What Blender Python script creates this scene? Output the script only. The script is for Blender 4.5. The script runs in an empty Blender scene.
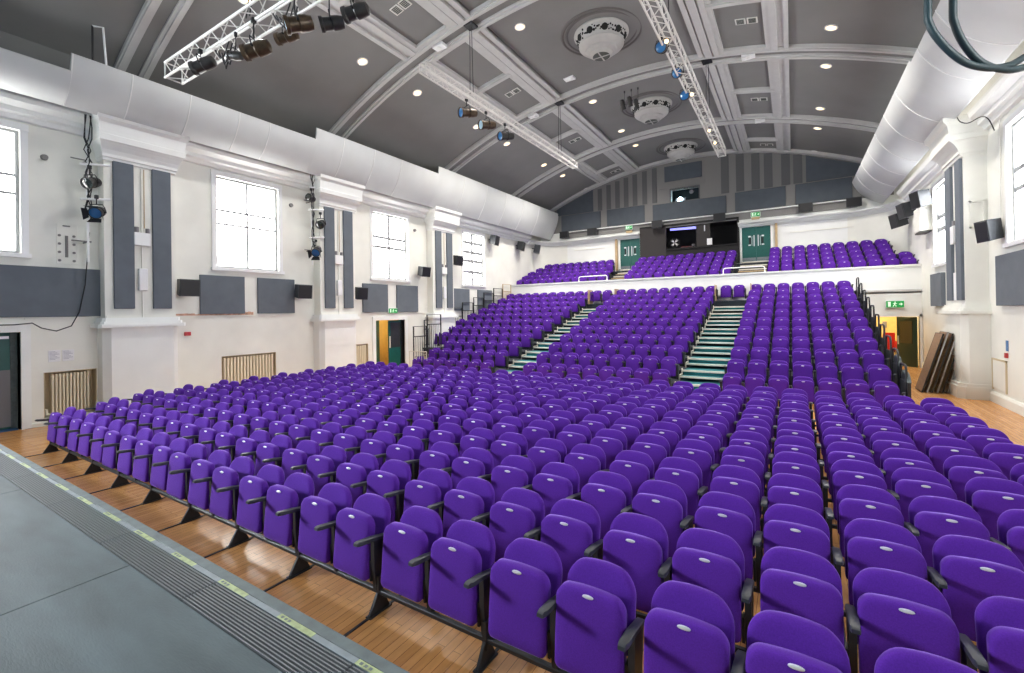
import bpy, math, random
from mathutils import Vector, Matrix
random.seed(7)
SC = bpy.context.scene
COL = SC.collection
PI = math.pi
sin, cos, sqrt = math.sin, math.cos, math.sqrt

# ------------------------------------------------------------------ materials
def mat(name, rgb, rough=.6, metal=0., noise=.0, scale=6., bump=0., bscale=40., sheen=0., spec=.5, emis=None, estr=0., coat=0., stretch=None):
    m = bpy.data.materials.new(name); m.use_nodes = True
    nt = m.node_tree; b = nt.nodes['Principled BSDF']
    b.inputs['Base Color'].default_value = (*rgb, 1); b.inputs['Roughness'].default_value = rough
    b.inputs['Metallic'].default_value = metal; b.inputs['Specular IOR Level'].default_value = spec
    if sheen:
        b.inputs['Sheen Weight'].default_value = sheen; b.inputs['Sheen Roughness'].default_value = .3
        b.inputs['Sheen Tint'].default_value = (.55, .35, 1, 1)
    if coat: b.inputs['Coat Weight'].default_value = coat
    if emis:
        b.inputs['Emission Color'].default_value = (*emis, 1); b.inputs['Emission Strength'].default_value = estr
    tc = nt.nodes.new('ShaderNodeTexCoord')
    src = tc.outputs['Object']
    if stretch:
        mp = nt.nodes.new('ShaderNodeMapping'); mp.inputs['Scale'].default_value = stretch
        nt.links.new(src, mp.inputs['Vector']); src = mp.outputs['Vector']
    n = nt.nodes.new('ShaderNodeTexNoise'); n.inputs['Scale'].default_value = scale; n.inputs['Detail'].default_value = 5
    nt.links.new(src, n.inputs['Vector'])
    r = nt.nodes.new('ShaderNodeValToRGB')
    r.color_ramp.elements[0].position = .3; r.color_ramp.elements[1].position = .7
    k0, k1 = 1 - noise, 1 + noise * .6
    r.color_ramp.elements[0].color = (*[min(1, c * k0) for c in rgb], 1)
    r.color_ramp.elements[1].color = (*[min(1, c * k1) for c in rgb], 1)
    nt.links.new(n.outputs['Fac'], r.inputs['Fac']); nt.links.new(r.outputs['Color'], b.inputs['Base Color'])
    if bump:
        n2 = nt.nodes.new('ShaderNodeTexNoise'); n2.inputs['Scale'].default_value = bscale; n2.inputs['Detail'].default_value = 4
        nt.links.new(src, n2.inputs['Vector'])
        bp = nt.nodes.new('ShaderNodeBump'); bp.inputs['Strength'].default_value = bump; bp.inputs['Distance'].default_value = .01
        nt.links.new(n2.outputs['Fac'], bp.inputs['Height']); nt.links.new(bp.outputs['Normal'], b.inputs['Normal'])
    return m

def wood_floor():
    m = mat('floor_boards', (.42, .2, .075), .27, spec=.4)
    nt = m.node_tree; b = nt.nodes['Principled BSDF']
    tc = nt.nodes.new('ShaderNodeTexCoord')
    mp = nt.nodes.new('ShaderNodeMapping'); mp.inputs['Rotation'].default_value = (0, 0, PI / 2)
    nt.links.new(tc.outputs['Object'], mp.inputs['Vector'])
    br = nt.nodes.new('ShaderNodeTexBrick')
    br.inputs['Scale'].default_value = 1; br.inputs['Brick Width'].default_value = 1.3; br.inputs['Row Height'].default_value = .075
    br.inputs['Mortar Size'].default_value = .0022; br.inputs['Mortar Smooth'].default_value = .3; br.inputs['Bias'].default_value = -.2
    br.inputs['Color1'].default_value = (.70, .36, .125, 1); br.inputs['Color2'].default_value = (.54, .255, .08, 1)
    br.inputs['Mortar'].default_value = (.16, .075, .03, 1)
    nt.links.new(mp.outputs['Vector'], br.inputs['Vector'])
    n = nt.nodes.new('ShaderNodeTexNoise'); n.inputs['Scale'].default_value = 5; n.inputs['Detail'].default_value = 6
    mp2 = nt.nodes.new('ShaderNodeMapping'); mp2.inputs['Scale'].default_value = (6, .7, 1)
    nt.links.new(tc.outputs['Object'], mp2.inputs['Vector']); nt.links.new(mp2.outputs['Vector'], n.inputs['Vector'])
    mx = nt.nodes.new('ShaderNodeMix'); mx.data_type = 'RGBA'; mx.blend_type = 'MULTIPLY'
    rp = nt.nodes.new('ShaderNodeValToRGB'); rp.color_ramp.elements[0].color = (.62, .58, .55, 1); rp.color_ramp.elements[1].color = (1.15, 1.12, 1.1, 1)
    nt.links.new(n.outputs['Fac'], rp.inputs['Fac'])
    mx.inputs[0].default_value = 1
    nt.links.new(br.outputs['Color'], mx.inputs[6]); nt.links.new(rp.outputs['Color'], mx.inputs[7])
    nt.links.new(mx.outputs[2], b.inputs['Base Color'])
    return m

M = {}
M['floor'] = wood_floor()
M['cream'] = mat('cream_wall_paint', (.825, .825, .765), .55, noise=.08, scale=.9, bump=.08, bscale=14)
M['white'] = mat('white_paint', (.845, .86, .84), .5, noise=.03, scale=2)
M['bars'] = mat('silhouette_glazing_bar', (.26, .27, .28), .5)  # backlit silhouette tone painted into the bar colour
M['gloss_white'] = mat('white_gloss_frame', (.85, .86, .86), .35)
M['slate'] = mat('slate_acoustic_fabric', (.135, .156, .182), .95, noise=.08, scale=3, bump=.1, bscale=160)
M['back_slate'] = mat('dark_slate_fabric', (.085, .10, .118), .95, noise=.08, scale=3)
M['ceil'] = mat('grey_ceiling_paint', (.215, .213, .208), .7, noise=.08, scale=.7, bump=.05, bscale=8)
M['rib'] = mat('pale_grey_moulding', (.55, .55, .54), .55, noise=.05, scale=3)
M['stripe_d'] = mat('dark_grey_board', (.11, .112, .115), .8)
M['stripe_l'] = mat('grey_board', (.21, .205, .2), .8)
M['duct'] = mat('pale_reflector_board', (.60, .62, .62), .55, noise=.06, scale=.9)
M['seam'] = mat('white_joint_strip', (.78, .79, .78), .5)
M['purple'] = mat('purple_fabric', (.078, .0150, .262), .92, noise=.16, scale=140, bump=.12, bscale=420, sheen=.5, spec=.2)
M['black'] = mat('black_metal', (.014, .015, .017), .45, spec=.4)
M['plastic'] = mat('black_plastic_arm', (.032, .036, .042), .38, noise=.2, scale=9)
M['plate'] = mat('silver_number_plate', (.72, .73, .76), .3, metal=.3)
M['ink'] = mat('plate_numerals', (.12, .12, .14), .5)
M['stage'] = mat('grey_stage_paint', (.076, .102, .110), .55, spec=.3, noise=.3, scale=2.2, bump=.2, bscale=55, stretch=(.6, 2.2, 1))
M['stage_d'] = mat('dark_stage_edge', (.10, .125, .128), .6, noise=.25, scale=14)
M['groove'] = mat('black_ribbed_rubber', (.02, .022, .024), .5)
M['groove_l'] = mat('worn_rubber_rib', (.12, .13, .135), .45)
M['alu'] = mat('aluminium_strip', (.20, .235, .255), .5, metal=.2, noise=.15, scale=20)
M['yellow'] = mat('pale_yellow_tape', (.33, .39, .19), .5, noise=.35, scale=30)
M['green'] = mat('dark_green_door_paint', (.008, .10, .085), .4, noise=.1)
M['darkgreen'] = mat('very_dark_green_paint', (.006, .035, .028), .3)
M['dimglass'] = mat('dark_door_glass', (.02, .025, .022), .08, spec=.8)
M['blackbooth'] = mat('black_booth_board', (.011, .0105, .011), .8)
M['brownboard'] = mat('dark_brown_board', (.026, .022, .022), .7)
M['truss'] = mat('brushed_aluminium_tube', (.66, .65, .62), .4, metal=.1)
M['lamp'] = mat('dark_lantern_body', (.03, .028, .026), .38, noise=.3, scale=9)
M['brass'] = mat('bronze_lantern_body', (.085, .055, .03), .35, metal=.4, noise=.4, scale=12)
M['lens'] = mat('pale_glass_lens', (.42, .60, .70), .12, spec=.9)
M['bluelens'] = mat('blue_gel_lens', (.035, .16, .40), .15, spec=.9)
M['cable'] = mat('dark_teal_cable', (.022, .045, .052), .4)
M['wire'] = mat('black_wire', (.012, .014, .016), .5)
M['teal'] = mat('teal_stair_carpet', (.012, .16, .18), .85, noise=.15, scale=40)
M['nosing'] = mat('pale_stair_nosing', (.70, .66, .56), .5)
M['dark'] = mat('black_void_board', (.008, .008, .009), .9)
M['deck'] = mat('dark_deck_carpet', (.03, .035, .045), .9)
M['tan'] = mat('tan_timber', (.50, .36, .2), .5, noise=.15)
M['red'] = mat('red_vinyl', (.65, .02, .015), .45)
M['redp'] = mat('red_plastic', (.45, .03, .03), .4)
M['radiator'] = mat('cream_radiator', (.78, .70, .52), .4)
M['recess'] = mat('ochre_recess_paint', (.60, .50, .33), .7)
M['paper'] = mat('white_paper', (.84, .84, .86), .6)
M['greyink'] = mat('grey_print', (.42, .42, .48), .7)
M['lobby'] = mat('yellow_lobby_paint', (.66, .50, .19), .6, noise=.08)
M['board'] = mat('brown_table_board', (.30, .185, .12), .4, noise=.2, scale=5, stretch=(1, 1, 6))
M['boardedge'] = mat('grey_table_edge', (.34, .33, .32), .4)
M['blue'] = mat('blue_mat', (.02, .09, .22), .9)
M['greyboard'] = mat('grey_kick_panel', (.2, .19, .205), .5)
M['glass_pane'] = mat('daylit_window_pane', (.9, .93, .95), .3, emis=(.97, .985, 1.0), estr=7.2)
M['glass_left'] = mat('daylit_window_pane_sunny', (.9, .93, .95), .3, emis=(1, .99, .96), estr=6.2)
M['glass_added'] = mat('added_window_pane_stage_side', (.9, .93, .95), .3, emis=(.86, .93, 1), estr=105)  # extra-strong pane of an unseen window, added to brighten the left seats
M['downlight'] = mat('warm_lamp', (1, .9, .7), .4, emis=(1, .68, .33), estr=1.2)
M['exit'] = mat('lit_green_sign', (.008, .22, .05), .4, emis=(.01, .4, .07), estr=.22)
M['exitw'] = mat('lit_white_pictogram', (.9, 1, .9), .4, emis=(.5, .9, .55), estr=.12)
M['tube'] = mat('violet_lamp_tube', (.3, .3, .8), .4, emis=(.22, .22, .85), estr=.9)
M['proj'] = mat('projector_lamp', (.6, .9, 1), .3, emis=(.55, .9, 1), estr=9)
M['vent'] = mat('pale_vent_metal', (.70, .70, .66), .45)
M['ventd'] = mat('dark_vent_gap', (.10, .11, .10), .7)
M['rose'] = mat('white_plaster_rose', (.48, .475, .455), .55, noise=.05)
M['ring'] = mat('dark_ring_moulding', (.12, .112, .108), .6)
M['hole'] = mat('black_pierced_hole', (.01, .011, .01), .9)
M['stain'] = mat('bare_red_plaster', (.62, .36, .25), .8, noise=.4, scale=9)

# ------------------------------------------------------------------ mesh builder
class MB:
    def __init__(s): s.v = []; s.f = []; s.mi = []; s.cur = 0
    def add(s, vs, fs):
        o = len(s.v); s.v.extend([tuple(p) for p in vs])
        for f in fs: s.f.append([i + o for i in f]); s.mi.append(s.cur)
        return s
    def box(s, x0, x1, y0, y1, z0, z1):
        return s.add([(x0,y0,z0),(x1,y0,z0),(x1,y1,z0),(x0,y1,z0),(x0,y0,z1),(x1,y0,z1),(x1,y1,z1),(x0,y1,z1)],
                     [(3,2,1,0),(4,5,6,7),(0,1,5,4),(1,2,6,5),(2,3,7,6),(3,0,4,7)])
    def bbox(s, x0, x1, y0, y1, z0, z1, b=.01):
        # box with chamfered edges
        xs, ys, zs = (x0, x1), (y0, y1), (z0, z1); pts = []
        for i in (0,1):
            for j in (0,1):
                for k in (0,1):
                    sx, sy, sz = (1,-1)[i], (1,-1)[j], (1,-1)[k]
                    pts += [(xs[i], ys[j]+sy*b, zs[k]+sz*b), (xs[i]+sx*b, ys[j], zs[k]+sz*b), (xs[i]+sx*b, ys[j]+sy*b, zs[k])]
        return s.hull(pts)
    def hull(s, pts):
        import bmesh
        bm = bmesh.new(); vs = [bm.verts.new(p) for p in pts]
        r = bmesh.ops.convex_hull(bm, input=vs)
        bmesh.ops.delete(bm, geom=[g for g in r['geom_interior'] if isinstance(g, bmesh.types.BMVert)], context='VERTS')
        bmesh.ops.dissolve_limit(bm, angle_limit=.01, verts=bm.verts[:], edges=bm.edges[:])
        bm.normal_update(); bm.verts.index_update()
        s.add([tuple(v.co) for v in bm.verts], [[v.index for v in f.verts] for f in bm.faces]); bm.free(); return s
    def ring_loft(s, rings, closed=True, caps=True):
        n = len(rings[0]); o = len(s.v)
        for r in rings: s.v.extend([tuple(p) for p in r])
        m = n if closed else n - 1
        for i in range(len(rings) - 1):
            for j in range(m):
                a = o + i*n + j; b = o + i*n + (j+1) % n
                s.f.append([a, b, b + n, a + n]); s.mi.append(s.cur)
        if caps:
            s.f.append([o + j for j in range(n)][::-1]); s.mi.append(s.cur)
            e = o + (len(rings)-1)*n
            s.f.append([e + j for j in range(n)]); s.mi.append(s.cur)
        return s
    def extrude(s, prof, axis, a, b):
        def P(u, w, t): return {'x': (t, u, w), 'y': (u, t, w), 'z': (u, w, t)}[axis]
        return s.ring_loft([[P(u, w, a) for u, w in prof], [P(u, w, b) for u, w in prof]])
    def cyl(s, p0, p1, r0, r1=None, n=12, caps=True):
        r1 = r0 if r1 is None else r1
        p0, p1 = Vector(p0), Vector(p1); d = (p1 - p0).normalized()
        u = d.orthogonal().normalized(); w = d.cross(u)
        R = [[p + (u*cos(2*PI*i/n) + w*sin(2*PI*i/n))*r for i in range(n)] for p, r in ((p0, r0), (p1, r1))]
        return s.ring_loft(R, caps=caps)
    def tube(s, pts, r, n=6):
        pts = [Vector(p) for p in pts]; rings = []; u = None
        for i, p in enumerate(pts):
            d = (pts[min(i+1, len(pts)-1)] - pts[max(i-1, 0)]).normalized()
            u = d.orthogonal().normalized() if u is None else (u - d*u.dot(d)).normalized()
            w = d.cross(u)
            rings.append([p + (u*cos(2*PI*k/n) + w*sin(2*PI*k/n))*r for k in range(n)])
        return s.ring_loft(rings)
    def lathe(s, prof, c, n=32, caps=True):
        return s.ring_loft([[(c[0] + r*cos(2*PI*i/n), c[1] + r*sin(2*PI*i/n), c[2] + z) for i in range(n)] for r, z in prof], caps=caps)
    def sphere(s, c, r, n=12):
        rings = [[(c[0]+r*sin(a)*cos(2*PI*i/n), c[1]+r*sin(a)*sin(2*PI*i/n), c[2]-r*cos(a)) for i in range(n)] for a in [PI*(k+.02)/(8.04) for k in range(9)]]
        return s.ring_loft(rings)
    def xf(s, m):
        s.v = [tuple(m @ Vector(p)) for p in s.v]; return s
    def join(s, o, m=None):
        base = len(s.v)
        s.v.extend([tuple(m @ Vector(p)) for p in o.v] if m else o.v)
        s.f.extend([[i + base for i in f] for f in o.f]); s.mi.extend(o.mi); return s
    def build(s, name, mats, parent=None, smooth=False, label=None):
        me = bpy.data.meshes.new(name)
        vs = s.v
        if parent is not None and parent.get('_w'):
            L = parent['_w']; vs = [(x-L[0], y-L[1], z-L[2]) for x, y, z in vs]
        me.from_pydata(vs, [], s.f); 
        ms = mats if isinstance(mats, (list, tuple)) else [mats]
        for m in ms: me.materials.append(m)
        if len(ms) > 1: me.polygons.foreach_set('material_index', s.mi)
        import bmesh
        bm = bmesh.new(); bm.from_mesh(me); bmesh.ops.recalc_face_normals(bm, faces=bm.faces[:])
        bm.to_mesh(me); bm.free()
        if smooth:
            me.polygons.foreach_set('use_smooth', [True]*len(me.polygons))
            me.set_sharp_from_angle(angle=math.radians(smooth if smooth is not True else 40))
        me.update()
        o = bpy.data.objects.new(name, me); COL.objects.link(o)
        if parent is not None:
            o.parent = parent; o['_w'] = parent.get('_w') or (0., 0., 0.)
        if label: o['label'] = label
        return o

def thing(name, loc, label, cat, group=None, kind=None):
    o = bpy.data.objects.new(name, None); COL.objects.link(o); o.location = loc; o['_w'] = tuple(float(c) for c in loc)
    o.empty_display_size = .1
    return tag(o, label, cat, group, kind)
def tag(o, label=None, cat=None, group=None, kind=None):
    if label: o['label'] = label
    if cat: o['category'] = cat
    if group: o['group'] = group
    if kind: o['kind'] = kind
    return o
def struct(name, mb, m, smooth=False, parent=None):
    o = mb.build(name, m, parent, smooth)
    if parent is None: o['kind'] = 'structure'
    return o
def sempty(name, loc=(0, 0, 0)):
    o = bpy.data.objects.new(name, None); COL.objects.link(o); o.location = loc; o['_w'] = tuple(float(c) for c in loc); o['kind'] = 'structure'; return o
def copy_tree(o, parent=None):
    c = o.copy(); COL.objects.link(c)
    if parent is not None: c.parent = parent
    for ch in KIDS.get(o.name, []): copy_tree(ch, c)
    return c
KIDS = {}
def reg(o):
    KIDS[o.name] = [c for c in COL.objects if c.parent == o]
    for c in KIDS[o.name]: reg(c)
ORD = 'zeroth first second third fourth fifth sixth seventh eighth ninth tenth eleventh twelfth thirteenth fourteenth fifteenth sixteenth seventeenth eighteenth nineteenth twentieth'.split()
def ordw(n): return ORD[n] if n <= 20 else {21: 'twenty-first', 22: 'twenty-second', 23: 'twenty-third', 24: 'twenty-fourth', 25: 'twenty-fifth', 26: 'twenty-sixth', 27: 'twenty-seventh', 28: 'twenty-eighth', 29: 'twenty-ninth', 30: 'thirtieth'}[n]

# ------------------------------------------------------------------ camera
F_PX, YAW, PIT, ROL, CY = 452.68, math.radians(31.872), math.radians(.233), math.radians(-.896), 309.78
CAMZ = 2.5
Fv = Vector((-sin(YAW)*cos(PIT), cos(YAW)*cos(PIT), sin(PIT))); Rv = Vector((cos(YAW), sin(YAW), 0)); Uv = Rv.cross(Fv)
R2 = Rv*cos(ROL) + Uv*sin(ROL); U2 = Uv*cos(ROL) - Rv*sin(ROL)
cam = bpy.data.objects.new('camera', bpy.data.cameras.new('camera')); COL.objects.link(cam)
mw = Matrix((R2, U2, -Fv)).transposed().to_4x4(); mw.translation = (0, 0, CAMZ); cam.matrix_world = mw
cam.data.sensor_width = 36; cam.data.lens = 36*F_PX/1024; cam.data.shift_y = -(336.5-CY)/1024
cam.data.clip_start = .05; cam.data.clip_end = 200
SC.camera = cam
def depth(p): return (Vector(p) - Vector((0, 0, CAMZ))).dot(Fv)
def pix(p):
    q = Vector(p) - Vector((0, 0, CAMZ)); d = q.dot(Fv)
    return 512 + F_PX*q.dot(R2)/d, CY - F_PX*q.dot(U2)/d

# ------------------------------------------------------------------ hall dimensions
XL, XR = -14.92, 4.35
AX, RC, ZA = -5.25, 20.0, 11.42
YB = 28.0                     # rear wall
YP = 23.9                     # balcony front
def zc(x): return ZA - RC + sqrt(max(RC*RC - (x-AX)**2, 0))
RIBS = [-1.17, 4.88, 10.93, 16.98, 23.03]

# floor
struct('floor', MB().box(XL-3, XR+1.2, -4, YB+.5, -.2, 0), M['floor'])

# ------------------------------------------------------------------ walls with holes
def holed(axis, pos0, pos1, a0, a1, z0, z1, holes):
    mb = MB()
    us = sorted({a0, a1, *[h[0] for h in holes], *[h[1] for h in holes]}); zs = sorted({z0, z1, *[h[2] for h in holes], *[h[3] for h in holes]})
    for u0, u1 in zip(us, us[1:]):
        run = None
        for w0, w1 in zip(zs, zs[1:]):
            c = ((u0+u1)/2, (w0+w1)/2)
            solid = not any(h[0] < c[0] < h[1] and h[2] < c[1] < h[3] for h in holes)
            if solid: run = [w0, w1] if run is None else [run[0], w1]
            if (not solid or w1 == zs[-1]) and run:
                if axis == 'y': mb.box(pos0, pos1, u0, u1, *run)
                else: mb.box(u0, u1, pos0, pos1, *run)
                run = None
    return mb
WINL = [(-5.4, -3.4), (.85, 2.85), (6.97, 8.93), (13.02, 15.0), (19.1, 21.0)]  # first opening is out of view, added to light the left seats
WZ0, WZ1 = 4.0, 6.8
RADL = [(3.2, 4.15, .16, 1.24), (7.08, 8.8, .2, 1.26), (11.82, 12.72, .2, 1.28)]
holesL = [(a, b, WZ0, WZ1) for a, b in WINL] + RADL + [(1.0, 2.83, 0, 2.21), (13.1, 14.78, 0, 2.22)]
struct('wall_left', holed('y', XL-.35, XL, -6.5, YB, 0, 9.4, holesL), M['cream'])
WINR = [(13.2, 15.2), (20.0, 21.75), (7.0, 9.0), (.9, 2.9)]
RZ0, RZ1 = 3.93, 6.68
struct('wall_right', holed('y', XR, XR+.35, -1.5, YB, 0, 9.4, [(a, b, RZ0, RZ1) for a, b in WINR]), M['cream'])

# rear wall and tympanum
DRX = [(-9.25, -8.0), (-2.36, -.98)]
DZ0, DZ1 = 5.05, 7.12
BOOTH = (-7.98, -2.53, 5.0, 7.5)
WIN_P = (-6.1, -4.55, 8.87, 9.6)
hb = [(a, b, DZ0, DZ1) for a, b in DRX] + [(BOOTH[0], BOOTH[1], BOOTH[2], BOOTH[3]), WIN_P]
struct('wall_back', holed('x', YB, YB+.3, XL-.35, XR+.35, 0, 11.9, hb), M['white'])
# curved rear corners in cream
for nm, cx, sx in (('wall_back_left', XL, 1), ('wall_back_right', XR, -1)):
    R = 2.0; mb = MB(); ins = []; out = []
    for i in range(13):
        a = PI/2*i/12
        x = cx + sx*(R - R*cos(a)); y = YB - R + R*sin(a)
        ins.append((x, y)); 
    prof = ins + [(cx + sx*R, YB - .001), (cx, YB - .001)]
    mb.extrude([(x, y) for x, y in ins] + [(cx + sx*.001, YB-.001)], 'z', 3.2, 7.05)
    struct(nm, mb, M['cream'], smooth=30)

# ------------------------------------------------------------------ ceiling
mb = MB(); N = 56; xs = [XL-.2 + (XR-XL+.4)*i/N for i in range(N+1)]
prof = [(x, zc(x)) for x in xs] + [(x, zc(x)+.25) for x in reversed(xs)]
mb.extrude(prof, 'y', -2.5, YB+.3)
struct('ceiling', mb, M['ceil'], smooth=30)
def arc_band(y0, y1, dz, x0=XL, x1=XR, n=48, up=.02):
    mb = MB(); xs = [x0 + (x1-x0)*i/n for i in range(n+1)]
    rings = [[(x, y0, zc(x)+up), (x, y0, zc(x)-dz), (x, y1, zc(x)-dz), (x, y1, zc(x)+up)] for x in xs]
    return mb.ring_loft(rings)
tn = [0]
def trim(mb, m, smooth=False):
    tn[0] += 1; return struct('trim_%d' % tn[0], mb, m, smooth)
for y in RIBS:
    trim(arc_band(y-.2, y+.2, .05), M['ceil'], 30)
    mb = MB()
    for a, b, d in ((-.36, -.14, .11), (.14, .36, .11), (-.32, -.22, .16), (.22, .32, .16)): mb.join(arc_band(y+a, y+b, d))
    trim(mb, M['rib'], 30)
trim(arc_band(YB-.35, YB, .16), M['rib'], 30)
def lbeam(x0, x1, dz, y0, y1): 
    mb = MB(); return mb.extrude([(x0, zc(x0)+.02), (x0, zc(x0)-dz), (x1, zc(x1)-dz), (x1, zc(x1)+.02)], 'y', y0, y1)
def mirror(x): return 2*AX - x
spans = [(a+.3, b-.3) for a, b in zip(RIBS, RIBS[1:]+[YB+.25])]
for side in (0, 1):
    sx = (lambda x: x) if side == 0 else mirror
    for parts in (((-8.52, -7.86, .05), (-8.02, -7.86, .12), (-8.52, -8.34, .14), (-8.30, -8.08, .17)), ((-10.5, -10.02, .06), (-10.2, -10.02, .14), (-10.5, -10.38, .12))):
        mb = MB()
        for a, b, d in parts:
            for y0, y1 in spans: mb.join(lbeam(*sorted((sx(a), sx(b))), d, y0, y1))
        trim(mb, M['rib'])
    # coffer bars across each band
    for i, (y0, y1) in enumerate(spans):
        mb = MB(); ym = y0 + 2.62
        a, b = sorted((sx(-8.5), sx(-10.05)))
        for u, w, d in ((ym-.12, ym+.12, .12), (ym-.07, ym+.07, .15), (y0, y0+.16, .1), (y1-.16, y1, .1)):
            if u < YB: mb.join(arc_band(u, w, d, a, b, 6))
        for q in (.0, 1.38):
            c, d = sorted((sx(-8.5-q), sx(-8.66-q)))
            mb.join(lbeam(c, d, .1, y0, y1))
        trim(mb, M['rib'])

trim(MB().box(XL, XL+.02, -1.5, YB, 8.0, 9.3), M['ceil']); trim(MB().box(XR-.02, XR, -1.5, YB, 8.5, 9.3), M['ceil'])
# rose domes
def rose(y, lab):
    c = (AX+.12, y); zt = zc(c[0])
    r = thing('ceiling_rose', (c[0], y, zt), lab, 'ceiling ornament', 'domed ceiling roses')
    mb = MB()
    for ra, rb, h in ((1.30, 1.20, .05), (1.16, 1.06, .035)):
        mb.lathe([(ra, .0), (ra, -h*.6), ((ra+rb)/2, -h), (rb, -h*.6), (rb, 0)], (c[0], y, zt), 48, caps=False)
    mb.build('ring_moulding', M['ring'], r, smooth=30)
    MB().lathe([(.82, .02), (.86, -.02), (.87, -.06), (.81, -.09), (.69, -.38), (.71, -.41), (.68, -.45), (.60, -.51), (.50, -.55), (.48, -.60), (.40, -.65), (.36, -.66), (.34, -.71), (.28, -.75), (.27, -.72)], (c[0], y, zt), 48).build('dome', M['rose'], r, smooth=35)
    mb = MB(); rnd = random.Random(3)
    def on(a, h): # point on the tapered band and its normal
        q = .81 - (.12/.29)*(h-.09); return Vector((c[0]+q*cos(a), y+q*sin(a), zt-h)), Vector((cos(a), sin(a), -.41)).normalized()
    for i in range(10):
        a = 2*PI*(i+.3)/10; p, d = on(a, .235); mb.cyl(p - d*.02, p + d*.012, .10, n=14)
        for j in range(9):
            p, d = on(a + 2*PI/10*(.22 + .56*(j/8)), .13 + .2*rnd.random()); mb.cyl(p - d*.02, p + d*.011, .018 + .026*rnd.random(), n=6)
    mb.build('pierced_band', M['hole'], r)
    mb = MB().cyl((c[0], y, zt-.745), (c[0], y, zt-.752), .27, n=28); mb.cur = 1
    mb.box(c[0]-.27, c[0]+.27, y-.018, y+.018, zt-.765, zt-.75); mb.box(c[0]-.018, c[0]+.018, y-.27, y+.27, zt-.765, zt-.75)
    mb.build('grille', [M['ventd'], M['rose']], r)
rose(13.95, 'domed white ceiling rose with pierced band, nearest the stage and largest in view')
rose(20.0, 'domed white ceiling rose with pierced band, behind three small hanging lanterns')
rose(26.05, 'domed white ceiling rose with pierced band, closest to the striped rear wall')

# downlights
def downlight(x, y, lab, grp='recessed ceiling downlights', en=300):
    z = zc(x); r = thing('downlight', (x, y, z), lab, 'ceiling light', grp)
    sl = -(x-AX)/sqrt(RC*RC-(x-AX)**2)
    mx = Matrix.Translation((x, y, z)) @ Matrix.Rotation(-math.atan(sl), 4, 'Y')
    MB().lathe([(.17, .02), (.17, -.02), (.13, -.025), (.12, .0)], (0, 0, 0), 20, caps=False).xf(mx).build('trim_ring', M['gloss_white'], r, smooth=30)
    MB().cyl((0, 0, .0), (0, 0, -.012), .12, n=20).xf(mx).build('lamp', M['downlight'], r)
    l = bpy.data.lights.new('downlight_glow', 'SPOT'); l.energy = 210 if y < 13 else 430; l.color = (1, .98, .95) if y < 13 else (1, .94, .86); l.spot_size = math.radians(150); l.spot_blend = .9; l.shadow_soft_size = .12
    o = bpy.data.objects.new('downlight_beam', l); COL.objects.link(o); o.location = (x, y, z-.06)
for x in (-11.4, -7.07, 1.03):
    side = {-11.4: 'on the window side slope', -7.07: 'beside the roses', 1.03: 'above the wide reflector'}[x]
    for i, y in enumerate((9.65, 12.1, 15.7, 18.1, 21.85, 24.2, 27.75)):
        if x == -7.07 and i in (0, 2, 6): continue
        if x == 1.03 and i in (0, 1): continue
        downlight(x, y, 'round warm ceiling downlight %s, %s counting back from the stage' % (side, ordw(i+1)))
downlight(-11.5, 6.1, 'round warm ceiling downlight above the big transverse truss')

# vents and smoke detectors
for x, nm in ((-9.15, 'left'), (-1.05, 'right')):
    for i, y in enumerate((9.1, 15.03, 20.95, 27.0)):
        z = zc(x); sl = -(x-AX)/sqrt(RC*RC-(x-AX)**2); mx = Matrix.Translation((x, y, z)) @ Matrix.Rotation(-math.atan(sl), 4, 'Y')
        r = thing('ceiling_vent', (x, y, z), 'twin square vent grille in the %s coffered band, %s from the stage' % (nm, ordw(i+1)), 'vent', 'ceiling vents in the coffers')
        mb = MB()
        for a in (-.3, .02):
            mb.box(a, a+.28, -.15, .15, -.02, .01)
        mb.xf(mx).build('frame', M['vent'], r)
        mb = MB()
        for a in (-.3, .02):
            for q in range(5): mb.box(a+.04, a+.24, -.12+q*.05, -.085+q*.05, -.026, -.018)
        mb.xf(mx).build('slats', M['ventd'], r)
for x, y, lab in ((-9.33, 10.93, 'first left rib'), (-9.35, 17.0, 'second left rib'), (-1.15, 17.0, 'right rib over the reflector side'), (-1.14, 23.1, 'right rib near the rear wall'), (-7.09, 15.8, 'ceiling field beside the nearest rose')):
    z = zc(x) - (.12 if y != 15.8 else 0)
    r = thing('smoke_detector', (x, y, z), 'small white detector fixed on the %s' % lab, 'detector')
    MB().box(x-.2, x+.2, y-.13, y+.13, z-.05, z+.05).build('base', M['gloss_white'], r)
    MB().lathe([(.07, -.05), (.07, -.075), (.05, -.09)], (x, y, z), 14).build('sensor_head', M['white'], r, smooth=30)

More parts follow.
